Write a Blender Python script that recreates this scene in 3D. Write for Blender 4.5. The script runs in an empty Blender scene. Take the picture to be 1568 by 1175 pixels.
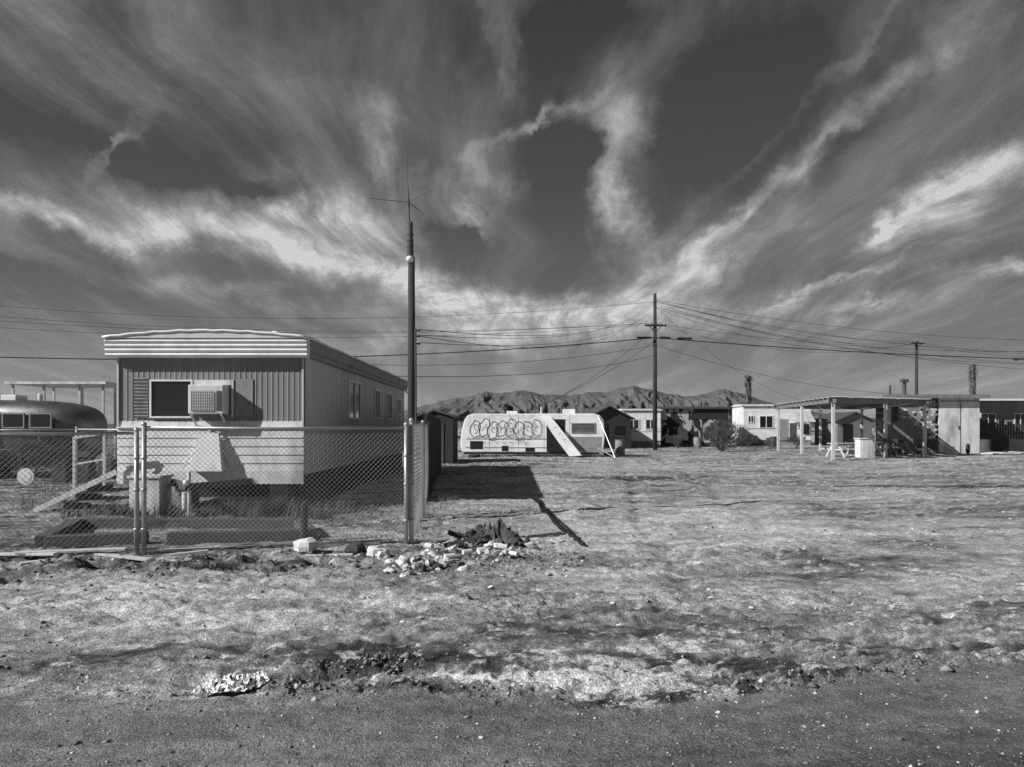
import bpy, math, random
import numpy as np
from mathutils import Vector, Matrix
random.seed(7); rng=np.random.default_rng(11)
S=bpy.context.scene
# ------------------------------------------------------------ numpy noise
PERM=rng.permutation(4096)
RV=rng.random(4096)
def vn(x,y,seed=0):
    x=np.asarray(x,float);y=np.asarray(y,float)
    xi=np.floor(x).astype(np.int64);yi=np.floor(y).astype(np.int64)
    fx=x-xi;fy=y-yi
    fx=fx*fx*fx*(fx*(fx*6-15)+10);fy=fy*fy*fy*(fy*(fy*6-15)+10)
    def h(a,b): return RV[PERM[(PERM[(a+seed*131)&4095]+b)&4095]]
    a=h(xi,yi);b=h(xi+1,yi);c=h(xi,yi+1);d=h(xi+1,yi+1)
    return (a*(1-fx)+b*fx)*(1-fy)+(c*(1-fx)+d*fx)*fy-0.5
def fbm(x,y,oct=4,seed=0,gain=.5):
    r=0;a=1.0;
    for o in range(oct):
        r=r+a*vn(x*2**o+o*17.3,y*2**o-o*9.1,seed+o);a*=gain
    return r
def sst(a,b,x):
    t=np.clip((x-a)/(b-a),0,1);return t*t*(3-2*t)
def blob(x,y,cx,cy,rx,ry,ang=0):
    c,s=math.cos(ang),math.sin(ang);dx=x-cx;dy=y-cy
    u=(dx*c+dy*s)/rx;v=(-dx*s+dy*c)/ry
    return np.exp(-(u*u+v*v))
# ------------------------------------------------------------ ground functions
def edge(x):
    x=np.asarray(x,float)
    return np.interp(x,[-12,-3,-1.5,-.6,.0,.28,.8,1.36,2.14,3.5,8,20],[3.9,4.30,4.42,4.6,4.38,4.3,4.3,4.52,4.8,5.15,6.3,9])+.08*vn(x*2.1,0*x+3,5)+.04*vn(x*9,0*x+7,6)
def presence(x):
    return np.clip(.25*sst(-4,-1.5,x)+.8*sst(1.0,1.7,x)+.5*np.exp(-((x+.5)/.5)**2)+.4*vn(x*1.7,0*x,21),0.05,1)
RUTS=((1.6,.12),(3.2,.14),(6.5,.45),(8.2,.47))
def ridge_tracks(x,y,d):
    return sst(.3,1.5,x)*sst(.12,.20,d)*(1-sst(.85,1.0,d))
def H(x,y):
    x=np.asarray(x,float);y=np.asarray(y,float)
    fade=1-sst(60,140,y)
    d=y-edge(x)
    off=sst(-.05,.25,d)
    h=.10*vn(x*.18,y*.18,1)*sst(6,14,y)
    h=h+.05*fbm(x*.8,y*.8,3,2)*off
    pat=np.clip(vn(x*.6,y*.9,14)*1.8+.5,.08,1)
    h=h+.030*fbm(x*3.6,y*4.2,5,9,.70)*off*(.35+1.2*pat)
    h=h+.022*(1-np.abs(fbm(x*2.0,y*5.0,4,17,.65))*4)*off*pat*sst(20,8,y)
    h=h+.007*fbm(x*22,y*22,2,30)*(.5+off)
    bm=np.exp(-((d-.05)/.09)**2)*presence(x)
    h=h+bm*(.035+.07*fbm(x*10,y*10,3,40,.75))
    m=blob(x,y,-.92,5.02,.40,.11,.05)
    h=h+m*(.05+.08*fbm(x*12,y*12,3,43,.7))-.07*blob(x,y,-1.0,4.88,.35,.06,.05)
    m2=blob(x,y,-1.35,4.60,.18,.09)
    h=h+m2*(.03+.06*fbm(x*14,y*14,3,47,.7))
    h=h-ridge_tracks(x,y,d)*.013*(1+np.sin(d*2*np.pi/.13+.8*vn(x*2,y*2,50)))
    bd=np.exp(-((y-9.1-.1*x)/.8)**2)*sst(1.5,-1,x)
    h=h+bd*(.02+.10*fbm(x*4,y*4,5,60,.65))
    for (cx,k) in RUTS:
        ln=np.abs(x-cx-k*(y-7)-.6*vn(y*.3,0*y+cx,97))
        h=h-.026*np.exp(-(ln/.13)**2)*sst(6,7.5,y)
    return h*fade
def A(x,y):
    d=y-edge(x)+.06*fbm(x*5,y*5,3,70)
    wx=x+.5*fbm(x*.9,y*.9,3,71);wy=y+.30*fbm(x*.9,y*1.1,3,75)
    a=.365+.20*fbm(x*.30,y*.34,4,80)+.22*fbm(x*1.1,y*2.4,5,85,.65)
    a=a+.20*fbm(x*.5+y*.2,y*2.6-x*.4,5,88,.62)
    a=a+.14*fbm(x*5,y*7,4,89,.75)
    a=a+.12*blob(wx,wy,4,11.5,6,4)+.13*blob(wx,wy,-3.2,6.7,3.5,.7)+.06*blob(wx,wy,3,8,4,1.2)
    a=a+.06*blob(wx,wy,6,20,7,5)
    a=a-.17*blob(wx,wy,-2.0,5.2,2.4,.35)-.12*blob(wx,wy,1.5,6.4,2.2,.3)
    a=a-.16*blob(wx,wy,2.8,6.1,3,.22,.15)-.14*blob(wx,wy,4.5,5.75,2,.25,.15)
    a=a-.14*blob(wx,wy,-.5,7.2,2.0,.25,.05)-.12*blob(wx,wy,5,8.6,3,.3,.1)
    a=a-.38*blob(x,wy,12.7,20.4,3.4,.65,-.12)-.30*blob(wx,wy,4.3,24,2.3,.8,0)-.16*blob(wx,wy,1,26,3,.8,0)  # stronger strips: cast shadows on the far lot painted into the soil colour
    yard=sst(-1.0,-2.0,wx+.07*(y-10))*sst(9.6,10.6,wy)
    a=a-.17*yard+.12*yard*blob(x,y,-3,11.5,2.5,.8)
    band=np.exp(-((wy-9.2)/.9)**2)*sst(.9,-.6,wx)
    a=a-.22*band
    w=blob(wx,wy,.85,4.85,.62,.33,.1)+.7*blob(wx,wy,.25,4.72,.5,.16)+.8*blob(wx,wy,1.1,5.45,.3,.13)+.75*blob(wx,wy,2.95,5.75,.22,.07)+.6*blob(wx,wy,2.1,4.95,.3,.05,.3)
    w=w+.5*blob(wx,wy,.2,5.5,.6,.10,.1)+.5*blob(wx,wy,-.4,4.75,.3,.06)
    w=sst(.25,.85,w+1.1*fbm(x*7,y*7,5,90,.75))
    a=a*(1-w)+.72*w
    bm=np.exp(-((d-.05)/.10)**2)
    a=a-.26*bm*presence(x)
    a=a-.25*blob(x,y,-.92,5.02,.42,.12,.05)-.2*blob(x,y,-1.35,4.60,.22,.1)
    a=a-ridge_tracks(x,y,d)*.10*(1+np.sin(d*2*np.pi/.13+.8*vn(x*2,y*2,50)))
    for (cx,k) in RUTS:
        ln=np.abs(x-cx-k*(y-7)-.6*vn(y*.3,0*y+cx,97))
        a=a-.14*np.exp(-(ln/.13)**2)*np.clip(vn(x,y*1.5,98)+.6,0,1)*sst(6,7.5,y)
    road=sst(.03,-.06,d)
    rc=.24+.08*fbm(x*.9,y*1.8,3,99)-.09*sst(4.2,3.5,y)*sst(.1,1.4,x)+.06*fbm(x*.6,d*8,3,101)  # near right corner: a cast shadow painted as darker road colour
    rc=rc+.05*sst(-.5,-2.5,x)
    a=a*(1-road)+rc*road
    a=np.where(y>45,a*.9,a)
    return np.clip(a,.07,.76)
def hz(x,y): return float(H(x,y))
# ------------------------------------------------------------ materials
def nn(t,ty,**k):
    n=t.nodes.new(ty)
    for a,b in k.items(): setattr(n,a,b)
    return n
def mat(name,c,rough=.8,var=.18,scale=4,bump=.15,metal=0,stretch=(1,1,1),fine=40,stain=0.0,spec=.4):
    m=bpy.data.materials.new(name);m.use_nodes=True;t=m.node_tree;b=t.nodes['Principled BSDF']
    tc=nn(t,'ShaderNodeTexCoord');mp=nn(t,'ShaderNodeMapping');mp.inputs['Scale'].default_value=stretch
    t.links.new(tc.outputs['Object'],mp.inputs[0])
    n1=nn(t,'ShaderNodeTexNoise');n1.inputs['Scale'].default_value=scale;n1.inputs['Detail'].default_value=4;n1.inputs['Roughness'].default_value=.7
    t.links.new(mp.outputs[0],n1.inputs['Vector'])
    r=nn(t,'ShaderNodeMapRange');r.inputs[1].default_value=.3;r.inputs[2].default_value=.7
    r.inputs[3].default_value=max(.0,c*(1-var));r.inputs[4].default_value=min(.95,c*(1+var))
    t.links.new(n1.outputs[0],r.inputs[0])
    out=r.outputs[0]
    if stain:
        n3=nn(t,'ShaderNodeTexNoise');n3.inputs['Scale'].default_value=scale*.6;n3.inputs['Detail'].default_value=6;n3.inputs['Roughness'].default_value=.78
        t.links.new(mp.outputs[0],n3.inputs['Vector'])
        r3=nn(t,'ShaderNodeMapRange');r3.inputs[1].default_value=.48;r3.inputs[2].default_value=.66;r3.inputs[3].default_value=1;r3.inputs[4].default_value=1-stain
        t.links.new(n3.outputs[0],r3.inputs[0])
        mu=nn(t,'ShaderNodeMath',operation='MULTIPLY');t.links.new(out,mu.inputs[0]);t.links.new(r3.outputs[0],mu.inputs[1]);out=mu.outputs[0]
    t.links.new(out,b.inputs['Base Color'])
    b.inputs['Roughness'].default_value=rough;b.inputs['Metallic'].default_value=metal
    b.inputs['Specular IOR Level'].default_value=spec
    if bump:
        n2=nn(t,'ShaderNodeTexNoise');n2.inputs['Scale'].default_value=fine;n2.inputs['Detail'].default_value=2
        t.links.new(mp.outputs[0],n2.inputs['Vector'])
        bp=nn(t,'ShaderNodeBump');bp.inputs['Strength'].default_value=bump;bp.inputs['Distance'].default_value=.02
        t.links.new(n2.outputs[0],bp.inputs['Height']);t.links.new(bp.outputs[0],b.inputs['Normal'])
    return m
WHITE=mat('white_paint',.80,.55,.08,2,0,stain=.28)
WHITE2=mat('weathered_white',.70,.7,.14,1.5,0,stain=.5,stretch=(1,1,.4))
CREAM=mat('cream_siding',.56,.65,.08,1.2,0,stain=.18,stretch=(1,1,.3))
TAN=mat('tan_siding',.24,.7,.10,1.5,0,stain=.25,stretch=(1,1,.3))
GREY=mat('grey_paint',.28,.7,.15,3,0,stain=.3)
DGREY=mat('dark_grey',.08,.8,.3,3,0)
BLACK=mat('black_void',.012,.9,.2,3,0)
GLASS=mat('window_glass',.02,.08,.2,2,0,spec=.6)
STEEL=mat('galvanised_steel',.45,.45,.2,8,0,metal=.5)
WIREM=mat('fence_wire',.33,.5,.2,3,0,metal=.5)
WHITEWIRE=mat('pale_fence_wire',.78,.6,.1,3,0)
WOOD=mat('weathered_wood',.22,.9,.35,3,.3,stretch=(6,6,.6),stain=.3)
DWOOD=mat('dark_wood',.045,.9,.4,3,.3,stretch=(6,6,.6))
TIE=mat('railroad_tie',.10,.95,.4,5,.5,stretch=(1,6,6),stain=.3)
LWOOD=mat('bleached_wood',.58,.85,.2,4,0,stretch=(6,6,.6),stain=.3)
ROCKW=mat('pale_rock',.68,.9,.25,9,.5,stain=.3)
ROCKG=mat('grey_rock',.30,.9,.35,9,.6)
ROCKD=mat('dark_rock',.06,.9,.4,9,.6)
SILVER=mat('polished_aluminium',.20,.42,.25,2,0,metal=.75,stain=.4)
RUBBER=mat('tyre_rubber',.03,.85,.2,8,0)
WIREB=mat('cable_black',.015,.6,.1,3,0)
CER=mat('ceramic',.75,.3,.05,3,0)
PALM=mat('palm_bark',.14,.95,.4,6,0)
TWIG=mat('twig',.09,.9,.3,6,0)
GRASS=mat('dry_grass_blade',.26,.9,.5,2,0)
WEED=mat('weed_green',.06,.9,.5,3,0)
ROOFG=mat('roof_coating',.65,.8,.15,2,0,stain=.25)
INK=mat('spray_paint',.03,.6,.2,4,0)
# ------------------------------------------------------------ mesh builder
class MB:
    def __init__(s): s.v=[];s.f=[];s.m=[]
    def add(s,vs,fs,m=0):
        o=len(s.v);s.v+= [tuple(v) for v in vs]
        for f in fs: s.f.append(tuple(i+o for i in f));s.m.append(m)
    def box(s,x0,x1,y0,y1,z0,z1,m=0):
        s.add([(x0,y0,z0),(x1,y0,z0),(x1,y1,z0),(x0,y1,z0),(x0,y0,z1),(x1,y0,z1),(x1,y1,z1),(x0,y1,z1)],
              [(0,3,2,1),(4,5,6,7),(0,1,5,4),(1,2,6,5),(2,3,7,6),(3,0,4,7)],m)
    def beam(s,p,q,w,h,m=0):
        p=Vector(p);q=Vector(q);d=(q-p).normalized()
        up=Vector((0,0,1)) if abs(d.z)<.95 else Vector((0,1,0))
        a=d.cross(up).normalized();b=a.cross(d).normalized()
        vs=[]
        for c in (p,q):
            for i,j in ((-1,-1),(1,-1),(1,1),(-1,1)): vs.append(c+a*(i*w/2)+b*(j*h/2))
        s.add(vs,[(0,3,2,1),(4,5,6,7),(0,1,5,4),(1,2,6,5),(2,3,7,6),(3,0,4,7)],m)
    def cyl(s,p,q,r0,r1=None,n=8,m=0,caps=True):
        if r1 is None:r1=r0
        p=Vector(p);q=Vector(q);d=(q-p)
        if d.length<1e-6:return
        d.normalize();up=Vector((0,0,1)) if abs(d.z)<.95 else Vector((0,1,0))
        a=d.cross(up).normalized();b=a.cross(d).normalized()
        vs=[];
        for c,r in ((p,r0),(q,r1)):
            for i in range(n):
                t=2*math.pi*i/n;vs.append(c+a*(r*math.cos(t))+b*(r*math.sin(t)))
        fs=[(i,(i+1)%n,n+(i+1)%n,n+i) for i in range(n)]
        if caps: fs+=[tuple(range(n-1,-1,-1)),tuple(range(n,2*n))]
        s.add(vs,fs,m)
    def tube(s,pts,r,n=6,m=0):
        P=[Vector(p) for p in pts];vs=[];k=len(P)
        for i in range(k):
            d=(P[min(i+1,k-1)]-P[max(i-1,0)]).normalized()
            up=Vector((0,0,1)) if abs(d.z)<.95 else Vector((0,1,0))
            a=d.cross(up).normalized();b=a.cross(d).normalized();rr=r[i] if isinstance(r,(list,tuple)) else r
            for j in range(n):
                t=2*math.pi*j/n;vs.append(P[i]+a*(rr*math.cos(t))+b*(rr*math.sin(t)))
        fs=[(i*n+j,i*n+(j+1)%n,(i+1)*n+(j+1)%n,(i+1)*n+j) for i in range(k-1) for j in range(n)]
        fs+=[tuple(range(n-1,-1,-1)),tuple(range((k-1)*n,k*n))]
        s.add(vs,fs,m)
    def sphere(s,c,r,m=0,nu=12,nv=8,sc=(1,1,1)):
        vs=[];fs=[]
        for j in range(nv+1):
            for i in range(nu):
                t=math.pi*j/nv;p=2*math.pi*i/nu
                vs.append((c[0]+r*sc[0]*math.sin(t)*math.cos(p),c[1]+r*sc[1]*math.sin(t)*math.sin(p),c[2]+r*sc[2]*math.cos(t)))
        for j in range(nv):
            for i in range(nu): fs.append((j*nu+i,(j+1)*nu+i,(j+1)*nu+(i+1)%nu,j*nu+(i+1)%nu))
        s.add(vs,fs,m)
    def prism(s,pts,y0,y1,m=0):
        n=len(pts);vs=[(a,y0,b) for a,b in pts]+[(a,y1,b) for a,b in pts]
        s.add(vs,[tuple(range(n)),tuple(range(2*n-1,n-1,-1))]+[(i,i+n,(i+1)%n+n,(i+1)%n) for i in range(n)],m)
    def rock(s,c,r,m=0,sq=.7):
        vs=[];fs=[];nu=8;nv=6;sd=random.random()*50
        sx,sy=random.uniform(.7,1.35),random.uniform(.7,1.2);rt=random.random()*6
        for j in range(nv+1):
            for i in range(nu):
                t=math.pi*j/nv;p=2*math.pi*i/nu
                k=r*(1+.8*float(vn(sd+1.5*math.sin(t)*math.cos(p)+2*math.cos(t),sd+1.5*math.sin(t)*math.sin(p),3)))
                X=k*sx*math.sin(t)*math.cos(p);Y=k*sy*math.sin(t)*math.sin(p)
                vs.append((c[0]+X*math.cos(rt)-Y*math.sin(rt),c[1]+X*math.sin(rt)+Y*math.cos(rt),c[2]+k*sq*math.cos(t)))
        for j in range(nv):
            for i in range(nu): fs.append((j*nu+i,(j+1)*nu+i,(j+1)*nu+(i+1)%nu,j*nu+(i+1)%nu))
        s.add(vs,fs,m)
    def build(s,name,mats,parent=None,smooth=False,bevel=0):
        me=bpy.data.meshes.new(name);me.from_pydata(s.v,[],s.f);me.update()
        if not isinstance(mats,(list,tuple)):mats=[mats]
        for mm in mats: me.materials.append(mm)
        me.polygons.foreach_set('material_index',s.m)
        if smooth: me.polygons.foreach_set('use_smooth',[True]*len(s.f))
        o=bpy.data.objects.new(name,me);S.collection.objects.link(o)
        if parent:o.parent=parent
        if bevel:
            b=o.modifiers.new('bevel','BEVEL');b.width=bevel;b.segments=2;b.limit_method='ANGLE'
        return o
def empty(name,loc=(0,0,0),rotz=0):
    e=bpy.data.objects.new(name,None);S.collection.objects.link(e);e.location=loc;e.rotation_euler=(0,0,rotz);e.empty_display_size=.3
    return e
# ------------------------------------------------------------ ground sheet
def make_ground():
    nc=940
    t=np.linspace(-1,1,nc);u=np.sign(t)*np.abs(t)**1.6
    ys=np.concatenate([np.linspace(-40,2.0,22),1/np.linspace(1/2.6,1/60,880),np.array([66,75,90,110,140,190,270,400,600,900,1400,2200,3500,6000,9000])])
    W=9+1.35*np.maximum(ys,0)
    W=np.where(ys<2,9+1.35*2.0+(2.0-ys)*1.2,W)
    X=(u[None,:]*W[:,None]);Y=np.repeat(ys[:,None],nc,1)
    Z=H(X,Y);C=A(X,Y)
    nr=len(ys);co=np.stack([X,Y,Z],-1).reshape(-1,3).astype(np.float32)
    i=np.arange((nr-1)*(nc-1));r=i//(nc-1);c=i%(nc-1);b=r*nc+c
    idx=np.stack([b,b+1,b+nc+1,b+nc],-1).reshape(-1).astype(np.int32)
    me=bpy.data.meshes.new('ground');me.vertices.add(len(co));me.vertices.foreach_set('co',co.ravel())
    me.loops.add(len(idx));me.loops.foreach_set('vertex_index',idx)
    me.polygons.add(len(i));me.polygons.foreach_set('loop_start',(np.arange(len(i))*4).astype(np.int32))
    me.polygons.foreach_set('loop_total',np.full(len(i),4,np.int32))
    me.update(calc_edges=True);me.polygons.foreach_set('use_smooth',np.ones(len(i),bool))
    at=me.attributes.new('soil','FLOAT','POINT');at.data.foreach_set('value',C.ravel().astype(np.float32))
    o=bpy.data.objects.new('ground',me);S.collection.objects.link(o)
    m=bpy.data.materials.new('desert_soil');m.use_nodes=True;tt=m.node_tree;bs=tt.nodes['Principled BSDF']
    at=nn(tt,'ShaderNodeAttribute',attribute_name='soil')
    tc=nn(tt,'ShaderNodeTexCoord')
    def noise(sc,de,ro):
        n=nn(tt,'ShaderNodeTexNoise');n.inputs['Scale'].default_value=sc;n.inputs['Detail'].default_value=de;n.inputs['Roughness'].default_value=ro
        tt.links.new(tc.outputs['Object'],n.inputs['Vector']);return n.outputs[0]
    def mr(x,a,b,c,d):
        n=nn(tt,'ShaderNodeMapRange');tt.links.new(x,n.inputs[0])
        for k,v in zip((1,2,3,4),(a,b,c,d)): n.inputs[k].default_value=v
        return n.outputs[0]
    def mul(a,b,op='MULTIPLY'):
        n=nn(tt,'ShaderNodeMath',operation=op)
        for k,v in enumerate((a,b)):
            if isinstance(v,(int,float)): n.inputs[k].default_value=v
            else: tt.links.new(v,n.inputs[k])
        return n.outputs[0]
    n1=noise(6,6,.92);n2=noise(60,2,.8)
    f=mul(mr(n1,.36,.64,.52,1.46),mr(n2,.3,.7,.50,1.50))
    vo=nn(tt,'ShaderNodeTexVoronoi');vo.inputs['Scale'].default_value=38;tt.links.new(tc.outputs['Object'],vo.inputs['Vector'])
    peb=mr(vo.outputs['Distance'],.18,.28,1.0,0.0)
    sp=nn(tt,'ShaderNodeSeparateColor');tt.links.new(vo.outputs['Color'],sp.inputs[0])
    sel=mr(sp.outputs[0],.84,.88,0,1)
    peb=mul(peb,sel)
    pc=mr(sp.outputs[1],0,1,.35,1.8)
    fac=mul(mul(pc,1,'SUBTRACT'),peb);fac=mul(fac,1,'ADD')
    tt.links.new(mul(mul(at.outputs['Fac'],f),fac),bs.inputs['Base Color'])
    bs.inputs['Roughness'].default_value=.95;bs.inputs['Specular IOR Level'].default_value=.12
    hh=mul(mul(n1,1.0),mul(n2,.32),'ADD')
    bp=nn(tt,'ShaderNodeBump');bp.inputs['Strength'].default_value=1.0;bp.inputs['Distance'].default_value=.05
    tt.links.new(hh,bp.inputs['Height']);tt.links.new(bp.outputs[0],bs.inputs['Normal'])
    me.materials.append(m)
make_ground()
# ------------------------------------------------------------ scattered stones (merged)
def stones(name,X,Y,R,mats,midx):
    base=np.array([(1,0,0),(-1,0,0),(0,1,0),(0,-1,0),(0,0,1),(0,0,-1)],float)
    fc=np.array([(0,2,4),(2,1,4),(1,3,4),(3,0,4),(2,0,5),(1,2,5),(3,1,5),(0,3,5)])
    n=len(X);Z=H(X,Y)
    sc=rng.uniform(.55,1.35,(n,6,1))*R[:,None,None]
    an=rng.uniform(0,6.28,n);c,s=np.cos(an)[:,None],np.sin(an)[:,None]
    b=base[None]*sc+rng.normal(0,.22,(n,6,3))*R[:,None,None]
    bx=b[:,:,0]*c-b[:,:,1]*s;by=b[:,:,0]*s+b[:,:,1]*c
    co=np.stack([bx+X[:,None],by+Y[:,None],b[:,:,2]*.7+(Z+R*.15)[:,None]],-1).reshape(-1,3)
    F=(fc[None]+(np.arange(n)*6)[:,None,None]).reshape(-1)
    me=bpy.data.meshes.new(name);me.vertices.add(len(co));me.vertices.foreach_set('co',co.astype(np.float32).ravel())
    me.loops.add(len(F));me.loops.foreach_set('vertex_index',F.astype(np.int32))
    k=len(F)//3;me.polygons.add(k);me.polygons.foreach_set('loop_start',(np.arange(k)*3).astype(np.int32));me.polygons.foreach_set('loop_total',np.full(k,3,np.int32))
    for mm in mats: me.materials.append(mm)
    me.polygons.foreach_set('material_index',np.repeat(midx,8).astype(np.int32))
    me.update(calc_edges=True)
    o=bpy.data.objects.new(name,me);S.collection.objects.link(o);return o
SOILC=mat('soil_clod',.28,.95,.4,20,0);SOILD=mat('dark_clod',.14,.95,.4,20,0);SOILL=mat('pale_stone',.58,.9,.3,20,0)
N=42000
Y=1/rng.uniform(1/26,1/3.1,N);X=rng.uniform(-1,1,N)*(1.2+.85*Y)
R=(.0016+.0009*Y)*rng.lognormal(0,.6,N)*.7
d=Y-edge(X)
keep=rng.random(N)<np.where(d<0,.5,np.clip(.18+2.0*(vn(X*1.1,Y*1.3,77)+.18),.06,1))
X,Y,R=X[keep],Y[keep],R[keep]
stones('gravel',X,Y,np.clip(R,.002,.03),[SOILC,SOILD,SOILL],rng.choice([0,1,2],len(X),p=[.46,.34,.20]))
n=2600;X=rng.uniform(-4.5,6,n);kk=rng.random(n)<presence(X)**1.5;X=X[kk];Y=edge(X)+.05+rng.normal(0,.07,len(X));R=rng.lognormal(-4.9,.65,len(X))
n2=420;X=np.concatenate([X,rng.normal(-.92,.26,n2),rng.normal(-1.35,.13,n2//2)]);Y=np.concatenate([Y,rng.normal(5.02,.07,n2),rng.normal(4.60,.05,n2//2)]);R=np.concatenate([R,rng.lognormal(-4.7,.5,n2+n2//2)])
n3=1300;x3=rng.uniform(-7,.8,n3);X=np.concatenate([X,x3]);Y=np.concatenate([Y,9.0+.08*x3+rng.normal(0,.6,n3)]);R=np.concatenate([R,rng.lognormal(-4.2,.55,n3)])
stones('dirt_clods',X,Y,np.clip(R,.003,.045),[SOILC,SOILD,SOILL],rng.choice([0,1,2],len(X),p=[.46,.47,.07]))
# ------------------------------------------------------------ mountains
def mountains():
    px=[-6000,-2700,-1200,-700,-560,-450,-330,-240,-150,-60,55,140,230,310,400,520,600,650,720,790,880,960,1050,1130,1200,1300,1450,1800,2700,6000]
    pz=[10,20,34,62,100,128,158,166,190,184,196,186,180,172,186,196,214,226,204,190,182,168,186,206,192,160,110,58,34,14]
    xs=np.linspace(-6000,6000,1700);ys=np.linspace(3300,4700,120)
    X,Y=np.meshgrid(xs,ys)
    R=np.interp(X*4000/Y,px,pz)*1.04
    R=R+10*fbm(X*4000/Y*.012,0*X,3,181,.6)*sst(40,120,R)
    q=np.clip(1-np.abs(Y-4050)/750,0,1)
    gx=X+110*fbm(X*.003,Y*.003,3,190)
    g1=1-2.2*np.abs(fbm(gx*.0062,Y*.0012,3,200,.55));g2=1-2.2*np.abs(fbm(gx*.02,Y*.004,3,205,.6))
    slope=q*(1-q)*4
    Z=R*(q**1.15)+R*slope*(.20*g1+.10*g2-.16)-4
    mb=bpy.data.meshes.new('mountain_range');nr,nc=X.shape
    v=np.stack([X,Y,Z],-1).reshape(-1,3)
    f=[(r*nc+c,r*nc+c+1,(r+1)*nc+c+1,(r+1)*nc+c) for r in range(nr-1) for c in range(nc-1)]
    mb.from_pydata(v.tolist(),[],f);mb.update()
    m=mat('hazy_rock',.125,.95,.25,.008,0,spec=.05);mb.materials.append(m)
    o=bpy.data.objects.new('mountain_range',mb);S.collection.objects.link(o)
mountains()
# ------------------------------------------------------------ mobile home
def mobile_home():
    e=empty('mobile_home',(-5.9,14.7,0))
    x0,x1=-1.80,1.82;L=13.7;zb,zt=.72,3.02
    b=MB();b.box(x0,x1,0,L,zb,zt,0);b.build('body',[CREAM],e)
    b=MB();b.box(x0-.004,x1+.004,-.02,.0-.003,1.60,zt,0)
    x=x0+.05
    while x<x1:
        b.add([(x,-.022,1.62),(x+.022,-.030,1.62),(x+.044,-.022,1.62),(x,-.022,zt-.06),(x+.022,-.030,zt-.06),(x+.044,-.022,zt-.06)],[(0,1,4,3),(1,2,5,4)],0);x+=.105
    b.build('front_panel',[TAN],e)
    b=MB();z=.74
    while z<1.58:
        zz=z+.165
        b.add([(x0-.01,-.045,z),(x1+.01,-.045,z),(x1+.01,-.026,zz),(x0-.01,-.026,zz),(x0-.01,0.02,z),(x1+.01,.02,z)],[(0,1,2,3),(4,5,1,0)],0);z+=.165
    b.box(x0-.01,x1+.01,-.06,-.0,.50,.735,0)
    b.box(x0-.02,x1+.02,-.07,-.0,1.59,1.615,0)
    b.build('lap_siding',[WHITE2],e)
    b=MB()
    for xx in (x0-.01,x1-.02): b.box(xx,xx+.035,-.055,-.024,1.62,zt-.06,0)
    b.build('corner_trim',[CREAM],e)
    b=MB();b.box(-.02,.03,-.09,-.06,.55,1.55,0);b.beam((.02,-.10,1.5),(.52,-.10,.82),.04,.03,0);b.beam((-.05,-.10,1.5),(-.5,-.10,.82),.04,.03,0)
    b.add([(-.30,-.32,.76),(.34,-.32,.76),(.20,-.12,1.50),(-.16,-.12,1.50)],[(0,1,2,3)],0);b.add([(-.30,-.32,.76),(-.16,-.12,1.50),(-.16,-.07,1.50),(-.30,-.07,.76)],[(0,1,2,3)],0);b.add([(.34,-.32,.76),(.20,-.12,1.50),(.20,-.07,1.50),(.34,-.07,.76)],[(3,2,1,0)],0)
    b.build('hitch_cover',[WHITE2],e)
    b=MB();y=.3
    while y<L: b.box(x1,x1+.006,y,y+.02,zb+.11,zt-.05,0);b.box(x0-.006,x0,y,y+.02,zb,zt-.05,0);y+=.405
    b.build('side_battens',[CREAM],e)
    b=MB();b.box(x1,x1+.02,0,L,zb-.04,zb+.10,0);b.box(x1,x1+.03,0,L,1.6,1.63,0);b.build('side_trim',[CREAM],e)
    b=MB();prof=[(.18,2.955)]
    for i in range(4):
        z=2.96+i*.088;o=.21+.012*i
        prof+=[(o,z+.008),(o+.02,z+.042),(o,z+.076),(o-.022,z+.083)]
    prof.append((.2,3.325))
    ax,bx=x0-.15,x1+.13
    vs=[];n=len(prof)
    for o,z in prof: vs+=[(ax,-o,z),(bx,-o,z)]
    b.add(vs,[(2*i,2*i+1,2*i+3,2*i+2) for i in range(n-1)],0)
    b.box(x0-.15,x1+.13,-.17,-.035,2.957,3.33,0)
    b.build('front_cornice',[WHITE],e)
    b=MB();b.box(x1+.001,x1+.10,.0,L+.1,2.99,3.10,0);b.box(x1+.001,x1+.13,.0,L+.1,3.10,3.31,0)
    b.box(x0-.12,x0-.001,.0,L+.1,3.0,3.31,0);b.build('side_eaves',[GREY],e)
    n=24
    w0,w1=x0-.17,x1+.15
    b=MB()
    pts=[(w0+(w1-w0)*i/n,3.345+.13*math.sin(math.pi*i/n)**.9) for i in range(n+1)]
    poly=pts+[(w1,3.322),(w0,3.322)]
    b.prism(poly,-.27,L+.15,0);b.build('roof',[ROOFG],e)
    b=MB();b.tube([(a,-.275,z-.008+.008*math.sin(k*2.3)) for k,(a,z) in enumerate(pts)],.026,10,0);b.tube([(w1,-.27,3.34)]+[(w1,y,3.34+.006*math.sin(y*3)) for y in np.linspace(.5,L+.15,30)],.024,8,0);b.build('roof_edge_roll',[WHITE],e,smooth=True)
    b=MB()
    for y in (1.2,4.5,8): b.cyl((.9,y,3.4),(.9,y,3.60),.06,.06,12,0);b.sphere((.9,y,3.60),.11,0,12,6,(1,1,.4))
    b.build('roof_vents',[WHITE],e)
    def win(n,a,c,z0,z1):
        b=MB();b.box(a,c,-.045,-.036,z0,z1,0);b.build(n+'_glass',[GLASS],e)
        b=MB();w=.035
        b.box(a-w,c+w,-.075,-.036,z0-w,z0,0);b.box(a-w,c+w,-.075,-.036,z1,z1+w,0)
        b.box(a-w,a,-.074,-.036,z0,z1,0);b.box(c,c+w,-.074,-.036,z0,z1,0)
        b.build(n+'_frame',[WHITE],e)
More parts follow.
